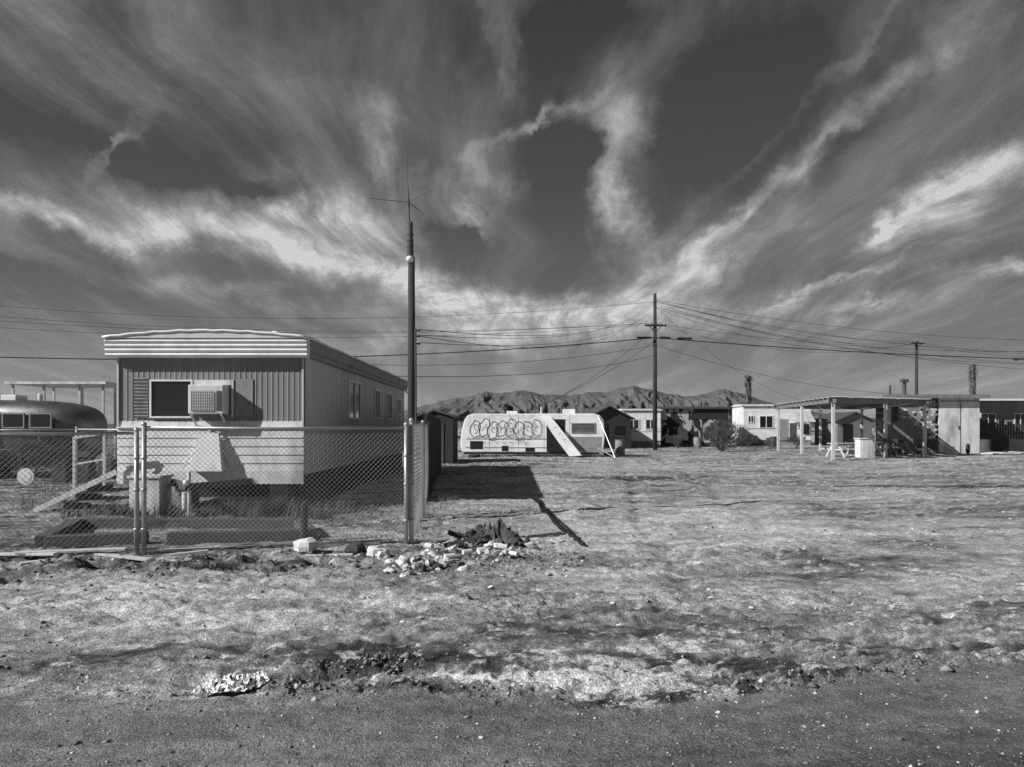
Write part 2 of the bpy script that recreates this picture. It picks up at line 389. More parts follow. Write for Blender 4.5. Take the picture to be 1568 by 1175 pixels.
    win('front_window',-1.13,-.36,1.82,2.50)
    b=MB();z=1.78
    while z<2.56: b.add([(-1.48,-.04,z),(-1.2,-.04,z),(-1.2,-.065,z+.045),(-1.48,-.065,z+.045),(-1.2,-.035,z+.06),(-1.48,-.035,z+.06)],[(0,1,2,3),(3,2,4,5)],0);z+=.066
    b.build('shutter',[GREY],e)
    b=MB();b.box(-.30,.38,-.34,-.03,1.86,2.42,0);b.build('cooler_box',[WHITE2],e,bevel=.02)
    b=MB();b.box(-.24,.20,-.348,-.343,1.92,2.30,1)
    for i in range(13): b.box(-.24,.20,-.365,-.35,1.93+i*.029,1.938+i*.029,0)
    for i in range(11): b.box(-.235+i*.043,-.227+i*.043,-.37,-.366,1.92,2.30,0)
    b.box(.25,.34,-.35,-.343,1.92,2.3,1);b.build('cooler_grille',[WHITE,DGREY],e)
    b=MB();b.box(-.34,.42,-.06,-.036,2.43,2.53,0);b.beam((-.25,-.32,1.85),(-.25,-.05,1.64),.03,.03,0);b.beam((.33,-.32,1.85),(.33,-.05,1.64),.03,.03,0);b.box(.43,.47,-.06,-.036,1.80,2.53,0);b.build('cooler_mount',[WHITE2],e)
    b=MB();b.box(.50,.84,-.042,-.034,1.82,2.55,0);b.build('patched_panel',[GREY],e)
    b=MB();c=MB()
    for (y0,y1,z0,z1) in ((4.0,5.35,1.86,2.74),(7.6,8.3,1.9,2.7),(9.7,10.6,1.9,2.7),(12.0,12.6,2.1,2.6)):
        b.box(x1+.008,x1+.016,y0,y1,z0,z1,0)
        w=.05
        c.box(x1+.008,x1+.045,y0-w,y1+w,z0-w,z0,0);c.box(x1+.008,x1+.045,y0-w,y1+w,z1,z1+w,0)
        for yy in (y0-w,y1,(y0+y1)/2-.02): c.box(x1+.008,x1+.044,yy,yy+w,z0,z1,0)
    b.build('side_window_glass',[GLASS],e);c.build('side_window_frames',[WHITE],e)
    b=MB()
    for xx in (-.7,.7): b.box(xx-.06,xx+.06,.1,L,.48,.719,0)
    for y in (1,3,5,7,9,11,13): b.box(-1.6,1.6,y,y+.08,.52,.715,0)
    b.beam((-.9,.1,.56),(0,-1.05,.52),.09,.12,0);b.beam((.9,.1,.56),(0,-1.05,.52),.09,.12,0)
    b.build('chassis',[DGREY],e)
    b=MB()
    for y in (7.2,8.1):
        for xx in (-1.5,1.25): b.cyl((xx,y,.36),(xx+.22,y,.36),.36,.36,20,0)
    b.build('wheels',[RUBBER],e)
    b=MB()
    for y in (1.2,4,10.5,13):
        for xx in (-1.0,1.0): b.box(xx-.2,xx+.2,y-.2,y+.2,-.02,.2,0);b.box(xx-.19,xx+.19,y-.1,y+.1,.2,.48,0)
    b.build('block_piers',[ROCKG],e)
    b=MB();b.cyl((0,-.98,-.02),(0,-.98,.80),.035,.035,10,0);b.box(-.1,.1,-1.08,-.88,-.02,.03,0);b.sphere((0,-1.1,.60),.06,0);b.beam((-.09,-.98,.82),(.12,-.98,.82),.03,.03,0)
    b.cyl((-.08,-.98,.1),(-.08,-.98,.42),.05,.05,10,0);b.build('hitch_jack',[WHITE],e)
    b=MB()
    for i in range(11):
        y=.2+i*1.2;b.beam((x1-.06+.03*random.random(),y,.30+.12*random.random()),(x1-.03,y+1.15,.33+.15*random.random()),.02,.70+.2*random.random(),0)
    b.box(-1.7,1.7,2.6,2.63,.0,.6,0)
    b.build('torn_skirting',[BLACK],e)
mobile_home()
b=MB();b.box(-7.06,-6.5,13.85,14.35,-.05,.66,0);b.box(-7.09,-6.47,13.82,14.38,.66,.71,0);b.build('utility_box',[WHITE2],bevel=.01)
e=empty('porch_steps',(-7.86,14.6,0))
b=MB()
for i in range(4): b.box(-.9+.22*i,.12,-.3,.6,.17*i,.17*i+.04,0);b.box(-.9+.22*i,-.87+.22*i,-.3,.6,.17*i-.13,.17*i-.003,0)
b.build('treads',[WOOD],e)
b=MB();b.beam((-1.2,-.34,.02),(.35,-.34,.76),.05,.10,0)
b.beam((-.45,-.34,.3),(-.45,-.34,1.42),.045,.045,0);b.beam((.12,-.34,.5),(.12,-.34,1.5),.045,.045,0)
b.beam((-.47,-.34,1.40),(.15,-.34,1.5),.05,.05,0);b.beam((-.45,-.34,.9),(.12,-.34,1.0),.035,.035,0)
b.build('railing',[LWOOD],e)
# ------------------------------------------------------------ chain link fences
def chain(mb,p,q,z0,z1,cell=.07,r=.0026,m=0):
    p=Vector(p);q=Vector(q);L=(q-p).length;d=(q-p).normalized();Hh=z1-z0
    k=-Hh
    while k<L:
        for sgn in (1,-1):
            a0=k
            s0,s1=max(a0,0),min(a0+Hh,L)
            if s1-s0<.02: continue
            t0,t1=(s0-a0)/Hh,(s1-a0)/Hh
            if sgn<0:t0,t1=1-t0,1-t1
            nseg=3;pp=[]
            nv=Vector((-d.y,d.x))
            for i in range(nseg+1):
                w=i/nseg;s=s0+(s1-s0)*w;t=t0+(t1-t0)*w
                bul=.035*math.sin(s*1.3+2)*math.sin(math.pi*t)+.0025*sgn
                pp.append((p.x+d.x*s+nv.x*bul,p.y+d.y*s+nv.y*bul,z0+Hh*t+.012*math.sin(s*2.1)*t))
            for i in range(nseg): mb.cyl(pp[i],pp[i+1],r,r,3,m,False)
        k+=cell
def fence(name,pts,hgt,cell=.07,r=.0026,wm=WIREM):
    e=empty(name,(0,0,0));b=MB();c=MB()
    for i in range(len(pts)-1):
        p,q=pts[i],pts[i+1]
        chain(b,p,q,.03,hgt-.02,cell,r)
        c.tube([(p[0],p[1],hgt),((p[0]+q[0])/2,(p[1]+q[1])/2,hgt-.015),(q[0],q[1],hgt)],.02,8,0)
        c.tube([(p[0],p[1],.05),(q[0],q[1],.06)],.004,4,0)
    for p in pts:
        c.cyl((p[0],p[1],-.1),(p[0],p[1],hgt+.03),.030,.030,12,0);c.sphere((p[0],p[1],hgt+.04),.036,0,10,6)
        for zz in (.3,.8,1.2): c.cyl((p[0],p[1],zz),(p[0],p[1],zz+.03),.038,.038,10,0)
    b.build('mesh',[wm],e);c.build('posts_and_rails',[STEEL],e,smooth=True)
    return e
fence('chain_link_fence',[(-10.9,7.75),(-7.8,8.62),(-4.74,9.48)],1.53)
fence('chain_link_fence',[(-4.655,9.50),(-1.465,10.4)],1.60,cell=.065)
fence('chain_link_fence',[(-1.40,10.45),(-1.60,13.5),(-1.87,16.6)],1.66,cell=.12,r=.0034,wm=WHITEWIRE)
fence('chain_link_fence',[(-24,20.5),(-20,20.5),(-16,20.6),(-12,20.7),(-8.4,20.7)],1.55,cell=.10,r=.004)
e=empty('wooden_fence');b=MB();n=88
for i in range(n):
    t=i/n;x=-1.87-.88*t;y=16.75+12.3*t
    b.beam((x,y+.065,-.05),(x,y+.065,1.78+.12*random.random()),.02,.128,0)
b.build('boards',[DWOOD],e)
b=MB();
for z in (.4,1.5): b.beam((-1.93,16.75,z),(-2.80,29.0,z),.05,.09,0)
for i in range(6): b.beam((-1.93-.175*i,16.8+2.42*i,-.1),(-1.93-.175*i,16.8+2.42*i,1.95),.09,.09,0)
b.build('rails',[WOOD],e)
# ------------------------------------------------------------ antenna mast
e=empty('antenna_mast',(-1.74,13.0,0))
b=MB();b.cyl((0,0,-.2),(.0,0,4.55),.075,.058,14,0);b.build('wooden_pole',[DWOOD],e,smooth=True)
b=MB();b.cyl((.085,-.05,.3),(.075,-.04,3.3),.018,.018,8,0);b.cyl((-.02,-.02,4.5),(-.02,-.02,5.12),.058,.045,12,0)
for i in range(4): b.cyl((-.02,-.02,4.62+i*.1),(-.02,-.02,4.65+i*.1),.060,.060,12,0)
b.cyl((-.02,-.02,5.12),(-.02,-.02,5.16),.05,.03,12,0)
b.build('conduit',[DGREY],e,smooth=False)
b=MB();b.sphere((-.02,-.06,4.50),.068,0,12,8,(1,1,.9));b.build('insulator',[CER],e,smooth=True)
b=MB();b.cyl((-.035,0,5.12),(-.05,0,5.5),.014,.014,8,0);b.cyl((-.05,0,5.5),(-.06,0,5.75),.010,.010,6,0);b.cyl((-.06,0,5.75),(-.085,0,6.58),.007,.004,6,0)
b.cyl((-.05,0,5.5),(-.69,-.12,5.53),.007,.005,6,0);b.cyl((-.05,0,5.5),(.40,-.35,5.60),.006,.004,6,0);b.cyl((-.05,0,5.5),(.16,.42,5.42),.006,.005,6,0);b.cyl((-.05,0,5.5),(-.3,.4,5.46),.006,.005,6,0)
b.cyl((-.05,0,5.42),(-.05,0,5.56),.022,.022,8,0);b.build('antenna',[DGREY],e)
b=MB()
b.tube([(-.07,0,2.2),(-.13,0,2.25),(-.17,0,2.36),(-.13,0,2.44)],.012,6,0)
for z in (3.28,3.18,3.05): b.cyl((.06,0,z),(.13,0,z),.012,.012,6,0);b.sphere((.13,0,z),.022,0,8,6)
b.build('brackets',[DGREY],e)
# ------------------------------------------------------------ utility poles & wires
def upole(x,y,h,arm_z,aw=.75,rot=0):
    e=empty('utility_pole',(x,y,0),rot);b=MB();b.cyl((0,0,-.5),(0,0,h),.17,.11,14,0);b.build('pole',[DWOOD],e,smooth=True)
    b=MB()
    for z in arm_z:
        b.beam((-aw,-.14,z),(aw,-.14,z),.1,.12,0)
        b.beam((-aw*.6,-.12,z),(0,-.12,z-.5),.04,.04,0);b.beam((aw*.6,-.12,z),(0,-.12,z-.5),.04,.04,0)
    b.build('crossarm',[DWOOD],e)
    b=MB()
    for z in arm_z:
        for xx in (-aw*.9,-aw*.45,aw*.45,aw*.9): b.cyl((xx,-.14,z+.06),(xx,-.14,z+.2),.035,.05,8,0)
    b.sphere((0,0,h+.02),.1,0,8,6);b.build('insulators',[GREY],e)
    return e
upole(9.9,52,10.85,[8.65],.75,.1)
upole(37.7,70,9.7,[9.45],.75,.3)
b=MB();b.cyl((0,0,-.3),(0,0,7.2),.1,.07,10,0);b.tube([(0,0,6.6),(-.5,0,7.0),(-1.1,0,7.1)],.035,8,0);b.sphere((-1.2,0,7.05),.22,0,10,6,(1.4,.7,.5))
o=b.build('street_lamp',[DGREY]);o.location=(41.5,60,0)
W=MB()
def wire(p,q,sag,r=.012,n=26):
    pts=[]
    for i in range(n+1):
        t=i/n;pts.append((p[0]+(q[0]-p[0])*t,p[1]+(q[1]-p[1])*t,p[2]+(q[2]-p[2])*t-4*sag*t*(1-t)))
    W.tube(pts,r,4,0)
U=(9.9,52)
for k,(z0,z1,s) in enumerate(((10.4,3.30,.9),(10.2,3.20,.8),(9.9,3.07,.85),(10.3,3.18,1.25))): wire((U[0],U[1],z0),(-1.61,13.0,z1),s,.006)
wire((9.2,51.9,8.8),(-45,47,9.4),1.2,.012);wire((10.5,51.9,8.8),(-45,48,9.0),1.3,.010)
wire((9.5,51.9,8.8),(-45,47.5,9.8),1.2,.010);wire((9.9,51.9,10.3),(-45,47.5,10.6),1.6,.010)
wire((9.9,51.8,7.8),(-40,42,6.0),1.0,.030);wire((9.9,51.8,7.3),(-14,30,4.6),.9,.012)
wire((9.9,51.8,6.6),(-5,29,3.6),.5,.012)
wire((9.9,51.8,7.6),(.8,43.6,2.55),.35,.012);wire((9.9,51.8,8.6),(1.2,43.6,2.6),.5,.012)
for z0,z1,s,r in ((10.4,9.6,.7,.012),(10.2,9.55,1.1,.011),(9.9,9.5,1.5,.011),(8.8,9.5,1.4,.010)): wire((U[0],U[1],z0),(37.7,70,z1),s,r)
for z0,z1,s in ((10.45,8.3,1.2),(10.3,7.6,1.6),(9.95,7.0,2.0),(8.8,7.9,1.2),(10.4,6.4,1.7),(10.0,5.7,1.5)): wire((U[0],U[1],z0),(52,56,z1),s,.011)
wire((9.9,51.8,7.8),(52,52,6.2),.5,.030);wire((9.9,51.8,7.3),(33,60,4.2),.8,.012);wire((9.9,51.8,9.9),(26,66,3.8),1.0,.010)
wire((37.7,70,9.6),(60,76,9.6),.8,.013);wire((37.7,70,9.3),(60,66,8),.8,.013)
W.cyl((8.6,51.6,7.78),(9.6,51.8,7.8),.07,.07,8,0);W.cyl((11.4,51.8,7.76),(12.4,51.8,7.73),.07,.07,8,0);W.cyl((10.2,51.8,7.8),(10.9,51.8,7.78),.08,.08,8,0)
W.build('power_lines',[WIREB])
# ------------------------------------------------------------ graffitied camper
def ribbon(mb,pts,w,y,m=0,closed=False):
    n=len(pts);rng_=range(n if closed else n-1)
    L=[]
    for i in range(n):
        a=pts[(i-1)%n] if (closed or i>0) else pts[i];c=pts[(i+1)%n] if (closed or i<n-1) else pts[i]
        dx,dz=c[0]-a[0],c[1]-a[1];l=math.hypot(dx,dz) or 1
        L.append((-dz/l*w/2,dx/l*w/2))
    vs=[]
    for (x,z),(a,c) in zip(pts,L): vs+= [(x+a,y,z+c),(x-a,y,z-c)]
    mb.add(vs,[(2*i,2*i+1,2*((i+1)%n)+1,2*((i+1)%n)) for i in rng_],m)
def camper():
    e=empty('graffitied_camper',(-2.85,41.3,0),-.09)
    Wd=2.3
    prof=[(.10,.35),(0,.75),(.05,1.4),(.22,2.1),(.42,2.38),(.7,2.46),(7.3,2.46),(7.62,2.38),(7.85,2.1),(7.9,1.2),(7.82,.35),(6.3,.35),(6.2,.62),(5.0,.62),(4.9,.35)]
    prof=[(x,z-.10) for x,z in prof]
    b=MB();b.prism(prof,0,Wd,0);b.build('body',[WHITE],e,bevel=.05)
    b=MB();b.box(.35,7.6,-.012,-.003,.95,1.0,0);b.box(.3,7.7,-.014,-.003,.48,.53,0)
    for x in (1.6,3.2,4.6,6.0): b.box(x,x+.012,-.009,-.003,.3,2.25,0)
    b.box(5.8,7.75,-.006,-.003,.3,1.1,0)
    b.build('trim_strips',[GREY],e)
    b=MB();b.box(4.75,5.75,-.02,-.004,.28,2.05,0);b.box(.55,1.25,-.018,-.004,.42,.86,0);b.box(2.3,2.65,-.018,-.004,.32,.6,0);b.box(6.15,7.35,-.018,-.004,1.35,1.80,0);b.box(3.6,4.1,-.018,-.004,.28,.5,0);b.build('openings',[BLACK],e)
    b=MB()
    for z in np.linspace(1.36,1.78,7): b.box(6.17,7.33,-.035,-.02,z,z+.025,0)
    b.box(6.1,6.15,-.04,-.004,1.3,1.85,0);b.box(7.35,7.4,-.04,-.004,1.3,1.85,0);b.box(6.1,7.4,-.04,-.004,1.81,1.85,0);b.box(6.1,7.4,-.04,-.004,1.29,1.33,0);b.build('louvre_window',[GREY],e)
    b=MB();vs=[]
    n=12
    for i in range(n+1):
        t=i/n;sag=.08*math.sin(math.pi*t)
        vs+=[(4.45+1.55*t,-.15-1.0*t-sag,2.25-2.17*t-sag),(4.95+1.7*t,-.1-1.0*t+sag*.3,2.25-2.12*t)]
    b.add(vs,[(2*i,2*i+1,2*i+3,2*i+2) for i in range(n)],0)
    b.add([(x,y+.02,z+.01) for x,y,z in vs],[(2*i+2,2*i+3,2*i+1,2*i) for i in range(n)],0)
    b.build('hanging_door_panel',[WHITE],e)
    b=MB()
    for i in range(3):
        t=.3+i*.14;cx=4.80+1.62*t;cz=2.22-2.15*t;cy=-.16-1.0*t-.12
        pts=[(cx+.09*math.cos(a*1.0+i),cz+.06*math.sin(a*1.3+i)) for a in range(5)]
        ribbon(b,pts,.022,cy,0)
    b.build('panel_graffiti',[INK],e)
    b=MB();b.cyl((7.55,-.02,2.2),(8.4,-1.2,.0),.025,.025,6,0);b.cyl((7.5,-.02,.5),(8.35,-1.15,.05),.02,.02,6,0);b.build('awning_arm',[STEEL],e)
    b=MB();b.box(2.5,3.1,.7,1.4,2.36,2.52,0);b.box(5.6,6.3,.6,1.4,2.36,2.62,0);b.cyl((4.4,1,2.3),(4.4,1,2.75),.04,.04,6,0);b.build('roof_vents',[WHITE],e,bevel=.03)
    b=MB()
    for x in (5.3,5.95):
        for y in (.05,2.05): b.cyl((x,y,.32),(x,y+.2,.32),.32,.32,18,0)
    b.build('wheels',[RUBBER],e)
    b=MB();b.box(0.2,7.6,.1,2.2,.12,.245,0);b.cyl((1,.5,-.02),(1,.5,.3),.05,.05,6,0);b.cyl((1,1.8,-.02),(1,1.8,.3),.05,.05,6,0);b.beam((.1,1.1,.25),(-1.0,1.15,.3),.1,.1,0);b.build('frame',[DGREY],e)
    b=MB();rr=random.Random(5)
    def arc(cx,cz,rx,rz,a0,a1,n=12): return [(cx+rx*math.cos(a),cz+rz*math.sin(a)) for a in np.linspace(a0,a1,n)]
    yy=-.016
    for i in range(8):
        cx=.85+.48*i;cz=1.53+.09*math.sin(i*2.1);w=.27;h=.42
        ph=rr.random()*6;sl=rr.uniform(-.12,.22)
        out=[]
        for a in np.linspace(0,2*math.pi,29)[:-1]:
            zz=h*(1+.14*math.sin(2*a+ph)+.06*math.sin(5*a+ph))*math.copysign(abs(math.sin(a))**.75,math.sin(a))
            out.append((cx+w*(1+.20*math.sin(3*a+ph)+.12*math.sin(5*a))*math.copysign(abs(math.cos(a))**.75,math.cos(a))+sl*zz,cz+zz))
        ribbon(b,out,.032,yy,0,True);yy-=.001
        k=(i*3)%4
        if k==0: ribbon(b,arc(cx,cz+.14,.09,.10,.3,4.2),.026,yy);yy-=.001;ribbon(b,arc(cx,cz-.14,.10,.10,2.2,-2.2),.026,yy)
        elif k==1: ribbon(b,[(cx-.1,cz+.22),(cx-.04,cz),(cx-.08,cz-.22)],.026,yy);yy-=.001;ribbon(b,[(cx-.09,cz),(cx+.12,cz+.08)],.026,yy)
        elif k==2: ribbon(b,arc(cx,cz+.04,.08,.15,0,5.2),.026,yy)
        else: ribbon(b,[(cx-.12,cz-.20),(cx-.02,cz+.04),(cx+.06,cz-.05),(cx+.12,cz+.2)],.026,yy)
        yy-=.001
        ribbon(b,[(cx-.2,cz-.52),(cx+.05,cz-.56),(cx+.28,cz-.46)],.026,yy);yy-=.001
    for k in range(7):
        x=1.1+.4*k;ribbon(b,[(x,.74),(x+.08,.84),(x+.15,.70),(x+.24,.86)],.022,yy,0);yy-=.001
    b.build('graffiti',[INK],e)
camper()
# ------------------------------------------------------------ background buildings
def gable(name,x,y,w,dp,h,pk,wall,roof,rot=0,over=.25):
    e=empty(name,(x,y,0),rot)
    b=MB();b.prism([(0,-.1),(w,-.1),(w,h),(w/2,pk),(0,h)],0,dp,0);b.build('walls',[wall],e)
    b=MB()
    for s in (0,1):
        xa=-over if s==0 else w+over;za=h-over*(pk-h)/(w/2)
        b.beam((xa,dp/2,za+.06),(w/2,dp/2,pk+.06),dp+2*over,.08,0)
    b.build('roof',[roof],e);return e
e=gable('dark_shed',5.6,56,3.4,4,2.3,3.15,DWOOD,DGREY,.15)
b=MB();b.box(.6,1.6,-.03,-.004,0,1.9,0);b.box(2.1,2.9,-.03,-.004,1.1,1.7,0);b.build('door_and_window',[BLACK],e)
def trailer(name,x,y,L,dp,h,wall,rot=0,z0=.5,wins=(),door=None,roofm=ROOFG):
    e=empty(name,(x,y,0),rot)
    b=MB();b.box(0,L,0,dp,z0,h,0);b.build('body',[wall],e,bevel=.06)
    b=MB();b.box(.05,L-.05,.08,dp-.08,-.05,z0-.003,0);b.build('skirting',[GREY],e)
    b=MB();n=8;pts=[(-.12+(dp+.24)*i/n,h+.08+.14*math.sin(math.pi*i/n)) for i in range(n+1)]+[(dp+.12,h+.003),(-.12,h+.003)]
    vs=[(-.1,a,z) for a,z in pts]+[(L+.1,a,z) for a,z in pts];k=len(pts)
    b.add(vs,[tuple(range(k-1,-1,-1)),tuple(range(k,2*k))]+[(i,(i+1)%k,(i+1)%k+k,i+k) for i in range(k)],0);b.build('roof',[roofm],e)
    g=MB();f=MB()
    for (a,c,z1,z2) in wins:
        g.box(a,c,-.02,-.006,z1,z2,0);w=.07
        f.box(a-w,c+w,-.05,-.006,z1-w,z1,0);f.box(a-w,c+w,-.05,-.006,z2,z2+w,0);f.box(a-w,a,-.049,-.006,z1,z2,0);f.box(c,c+w,-.049,-.006,z1,z2,0);f.box((a+c)/2-.03,(a+c)/2+.03,-.048,-.021,z1,z2,0)
    if wins: g.build('window_glass',[GLASS],e);f.build('window_frames',[WHITE],e)
    b=MB();b.box(0.02,L-.02,-.012,-.003,h*.42,h*.42+.06,0);b.box(0.02,L-.02,-.014,-.003,h-.2,h-.12,0)
    if door: b.box(door,door+.8,-.016,-.004,z0+.02,z0+1.9,0)
    b.build('trim_and_door',[GREY],e);return e
trailer('white_trailer',8.9,60,3.0,7,2.95,WHITE,-.06,.5,((.4,1.2,1.5,2.2),(1.8,2.5,1.5,2.2)))
m=bpy.data.materials.new('sprayed_wall');m.use_nodes=True;t=m.node_tree;bs=t.nodes['Principled BSDF'];tc=nn(t,'ShaderNodeTexCoord')
mp=nn(t,'ShaderNodeMapping');mp.inputs['Scale'].default_value=(1.5,1,.75);t.links.new(tc.outputs['Object'],mp.inputs[0])
nz=nn(t,'ShaderNodeTexNoise');nz.inputs['Scale'].default_value=1.3;nz.inputs['Detail'].default_value=3;nz.inputs['Distortion'].default_value=1.2;t.links.new(mp.outputs[0],nz.inputs['Vector'])
r=nn(t,'ShaderNodeMapRange');r.inputs[1].default_value=.49;r.inputs[2].default_value=.54;r.inputs[3].default_value=.02;r.inputs[4].default_value=.40;t.links.new(nz.outputs[0],r.inputs[0]);t.links.new(r.outputs[0],bs.inputs['Base Color']);bs.inputs['Roughness'].default_value=.9
SPR=m
e=empty('graffitied_shed',(12.0,62,0),-.03)
b=MB();b.box(0,5.8,0,5,-.1,3.15,0);b.build('walls',[SPR],e)
b=MB();b.box(-.3,6.1,-.3,5.3,3.15,3.32,0);b.cyl((4,2,3.3),(4,2,3.75),.1,.1,8,0);b.build('roof',[DGREY],e)
b=MB();b.box(3.0,5.8,-.045,-.004,2.3,3.1,0);b.box(0,5.8,-.05,-.004,-.05,.35,0);b.box(5.0,5.8,-.04,-.004,.36,2.29,0);b.build('dark_boards',[INK],e)
b=MB();b.box(4.3,4.9,-.08,-.052,0,2.0,0);b.build('door',[DGREY],e)
e=trailer('white_trailer',20.6,67,6.0,4,3.5,WHITE,-.05,.45,((.5,.9,2.1,2.6),(1.5,2.6,1.6,2.6)),3.2)
b=MB()
for a,c in ((3.9,4.8),(5.0,5.9)): b.add([(a,-.06,2.9),(c,-.06,2.9),(c+.2,-.9,2.1),(a-.1,-.9,2.1)],[(0,1,2,3),(3,2,1,0)],0)
b.build('awnings',[WHITE],e)
b=MB();b.box(4.1,4.7,-.025,-.006,.5,2.0,0);b.box(5.2,5.8,-.025,-.006,1.0,1.9,0);b.box(0,1.1,-.7,-.1,-.05,.9,0);b.box(2.0,2.5,-.6,-.1,-.05,.7,0);b.build('dark_openings',[DGREY],e)
e=gable('wooden_shed',-4.2,33,1.6,3,2.05,2.3,DWOOD,DGREY,0,.1)
b=MB();b.box(.3,1.2,-.03,-.004,0,1.8,0);b.build('door',[DGREY],e)
e=gable('wooden_shed',28.6,66,3.2,4,2.2,2.9,WOOD,DGREY,.1)
b=MB();b.box(.5,1.4,-.03,-.004,0,1.9,0);b.build('door',[BLACK],e)
# ------------------------------------------------------------ ramada shelter
e=empty('picnic_shelter')
A0,B0,C0,D0=Vector((16.25,38)),Vector((22.7,41.3)),Vector((24.2,52)),Vector((17.9,50.5))
def lerp(p,q,t): return p+(q-p)*t
b=MB()
for p in (A0,lerp(A0,B0,.55),B0,C0,D0,lerp(A0,D0,.5),lerp(D0,C0,.5),lerp(B0,C0,.5)):
    b.beam((p.x,p.y,-.1),(p.x+.03*random.random(),p.y,2.86),.14,.14,0)
b.build('posts',[LWOOD],e)
b=MB()
for p,q in ((A0,B0),(B0,C0),(C0,D0),(D0,A0)):
    dd=(q-p).normalized()*.4;b.beam((p.x-dd.x,p.y-dd.y,2.95),(q.x+dd.x,q.y+dd.y,2.95),.1,.18,0)
for i in range(15):
    t=i/14;p=lerp(A0,D0,t);q=lerp(B0,C0,t);dd=(q-p).normalized()*.35
    b.beam((p.x-dd.x,p.y-dd.y,3.09),(q.x+dd.x,q.y+dd.y,3.09),.06,.10,0)
b.build('beams',[WOOD],e)
b=MB()
for i in range(26):
    if i in(4,11,17): continue
    t=i/25;p=lerp(A0,B0,t);q=lerp(D0,C0,t);b.beam((p.x,p.y-.3-.2*random.random(),3.16),(q.x,q.y+.3,3.16+.05*random.random()),.19,.03,0)
b.build('roof_slats',[LWOOD],e)
def ptable(x,y,rot):
    e=empty('picnic_table',(x,y,0),rot);b=MB()
    for i in range(5): b.box(-.9,.9,-.38+.155*i,-.24+.155*i,.72,.76,0)
    for yy in (-.8,.6): b.box(-.9,.9,yy,yy+.24,.42,.46,0)
    for xx in (-.65,.65):
        b.beam((xx,-.7,0),(xx,-.2,.72),.05,.1,0);b.beam((xx,.7,0),(xx,.2,.72),.05,.1,0);b.beam((xx,-.78,.40),(xx,.78,.40),.05,.08,0)
    b.build('boards',[LWOOD],e)
ptable(18.2,41.0,.3);ptable(21.3,43.5,.5)
b=MB();b.box(-.35,.4,-.35,.3,0,1.0,0);b.box(-.4,.45,-.4,.35,1.0,1.05,0);b.box(-.25,.3,-.365,-.353,.1,.9,0);o=b.build('barbecue_pit',[WHITE2],bevel=.02);o.location=(18.7,39.9,0)
b=MB();b.cyl((0,0,0),(0,0,.75),.04,.04,8,0);b.box(-.3,.3,-.2,.2,.75,1.0,0);o=b.build('park_grill',[DGREY]);o.location=(20.0,39.7,0)
def chair(x,y,r):
    b=MB();b.box(-.25,.25,-.25,.25,.42,.46,0)
    b.beam((-.23,.24,.46),(-.25,.38,.95),.04,.04,0);b.beam((.23,.24,.46),(.25,.38,.95),.04,.04,0);b.box(-.25,.25,.30,.33,.6,.92,0)
    for sx in (-.22,.22):
        for sy in (-.22,.22): b.beam((sx,sy,0),(sx,sy,.42),.035,.035,0)
    o=b.build('lawn_chair',[DGREY]);o.location=(x,y,0);o.rotation_euler=(0,0,r)
chair(22.0,40.2,.5);chair(21.0,41.2,-1.2);chair(20.2,44.5,2.0)
def barrel(x,y,m,h=.88,r=.29):
    b=MB();b.cyl((0,0,0),(0,0,h),r,r,18,0)
    for z in (.02,h*.33,h*.66,h-.03): b.cyl((0,0,z),(0,0,z+.03),r+.015,r+.015,18,0)
    o=b.build('steel_barrel',[m],bevel=.005);o.location=(x,y,0)
barrel(25.4,45.4,DGREY);barrel(14.2,57.5,GREY);barrel(29.0,46.0,DGREY);barrel(6.4,44.5,GREY);barrel(20.9,60,DGREY)
def tyre(x,y,rot,flat=False,R=.33):
    b=MB();vs=[];fs=[];n1,n2=20,8
    for i in range(n1):
        a=2*math.pi*i/n1
        for j in range(n2):
            c=2*math.pi*j/n2;q=R-.09+.09*math.cos(c);vs.append((q*math.cos(a),q*math.sin(a),.09*math.sin(c)))
    for i in range(n1):
        for j in range(n2): fs.append((i*n2+j,((i+1)%n1)*n2+j,((i+1)%n1)*n2+(j+1)%n2,i*n2+(j+1)%n2))
    b.add(vs,fs,0);o=b.build('old_tyre',[RUBBER],smooth=True);o.location=(x,y,.09 if flat else R);o.rotation_euler=(0 if flat else math.pi/2,0,rot)
tyre(23.4,45.6,.3);tyre(24.1,44.9,0,True);tyre(5.6,43.3,0,True);tyre(-2.0,39.6,0,True);tyre(27.2,44.8,.9)
e=empty('plank_fence')
b=MB();x=22.4
while x<24.6: b.box(x,x+.13,46,46.03,-.05,1.9+.25*random.random(),0);x+=.15
b.build('planks',[WOOD],e)
b=MB();b.box(22.3,24.7,46.04,46.1,.4,.5,0);b.box(22.3,24.7,46.04,46.1,1.5,1.6,0);b.build('rails',[WOOD],e)
e=empty('storage_shed',(23.6,46.5,0),-.03)
def rowwall(mb,x0,x1,z0,z1,y,m):
    z=z0;k=0
    while z<z1-.1:
        x=x0+(.1 if k%2 else 0)
        while x<x1-.1:
            if random.random()<.92: mb.box(x,min(x+.18,x1),y,y+.12+.05*random.random(),z,z+.14,m if random.random()<.75 else m+1)
            x+=.2
        z+=.155;k+=1
b=MB();b.box(.3,2.6,.052,.058,0,3.3,0);rowwall(b,.32,2.6,0,3.3,-.13,0);b.build('block_wall',[ROCKG,ROCKW],e)
b=MB();b.box(.28,2.62,.06,3,-.05,3.4,0);b.build('dark_wall',[DGREY],e)
b=MB();b.box(2.75,5.2,-.1,3,0,3.45,0);b.build('walls',[WHITE2],e)
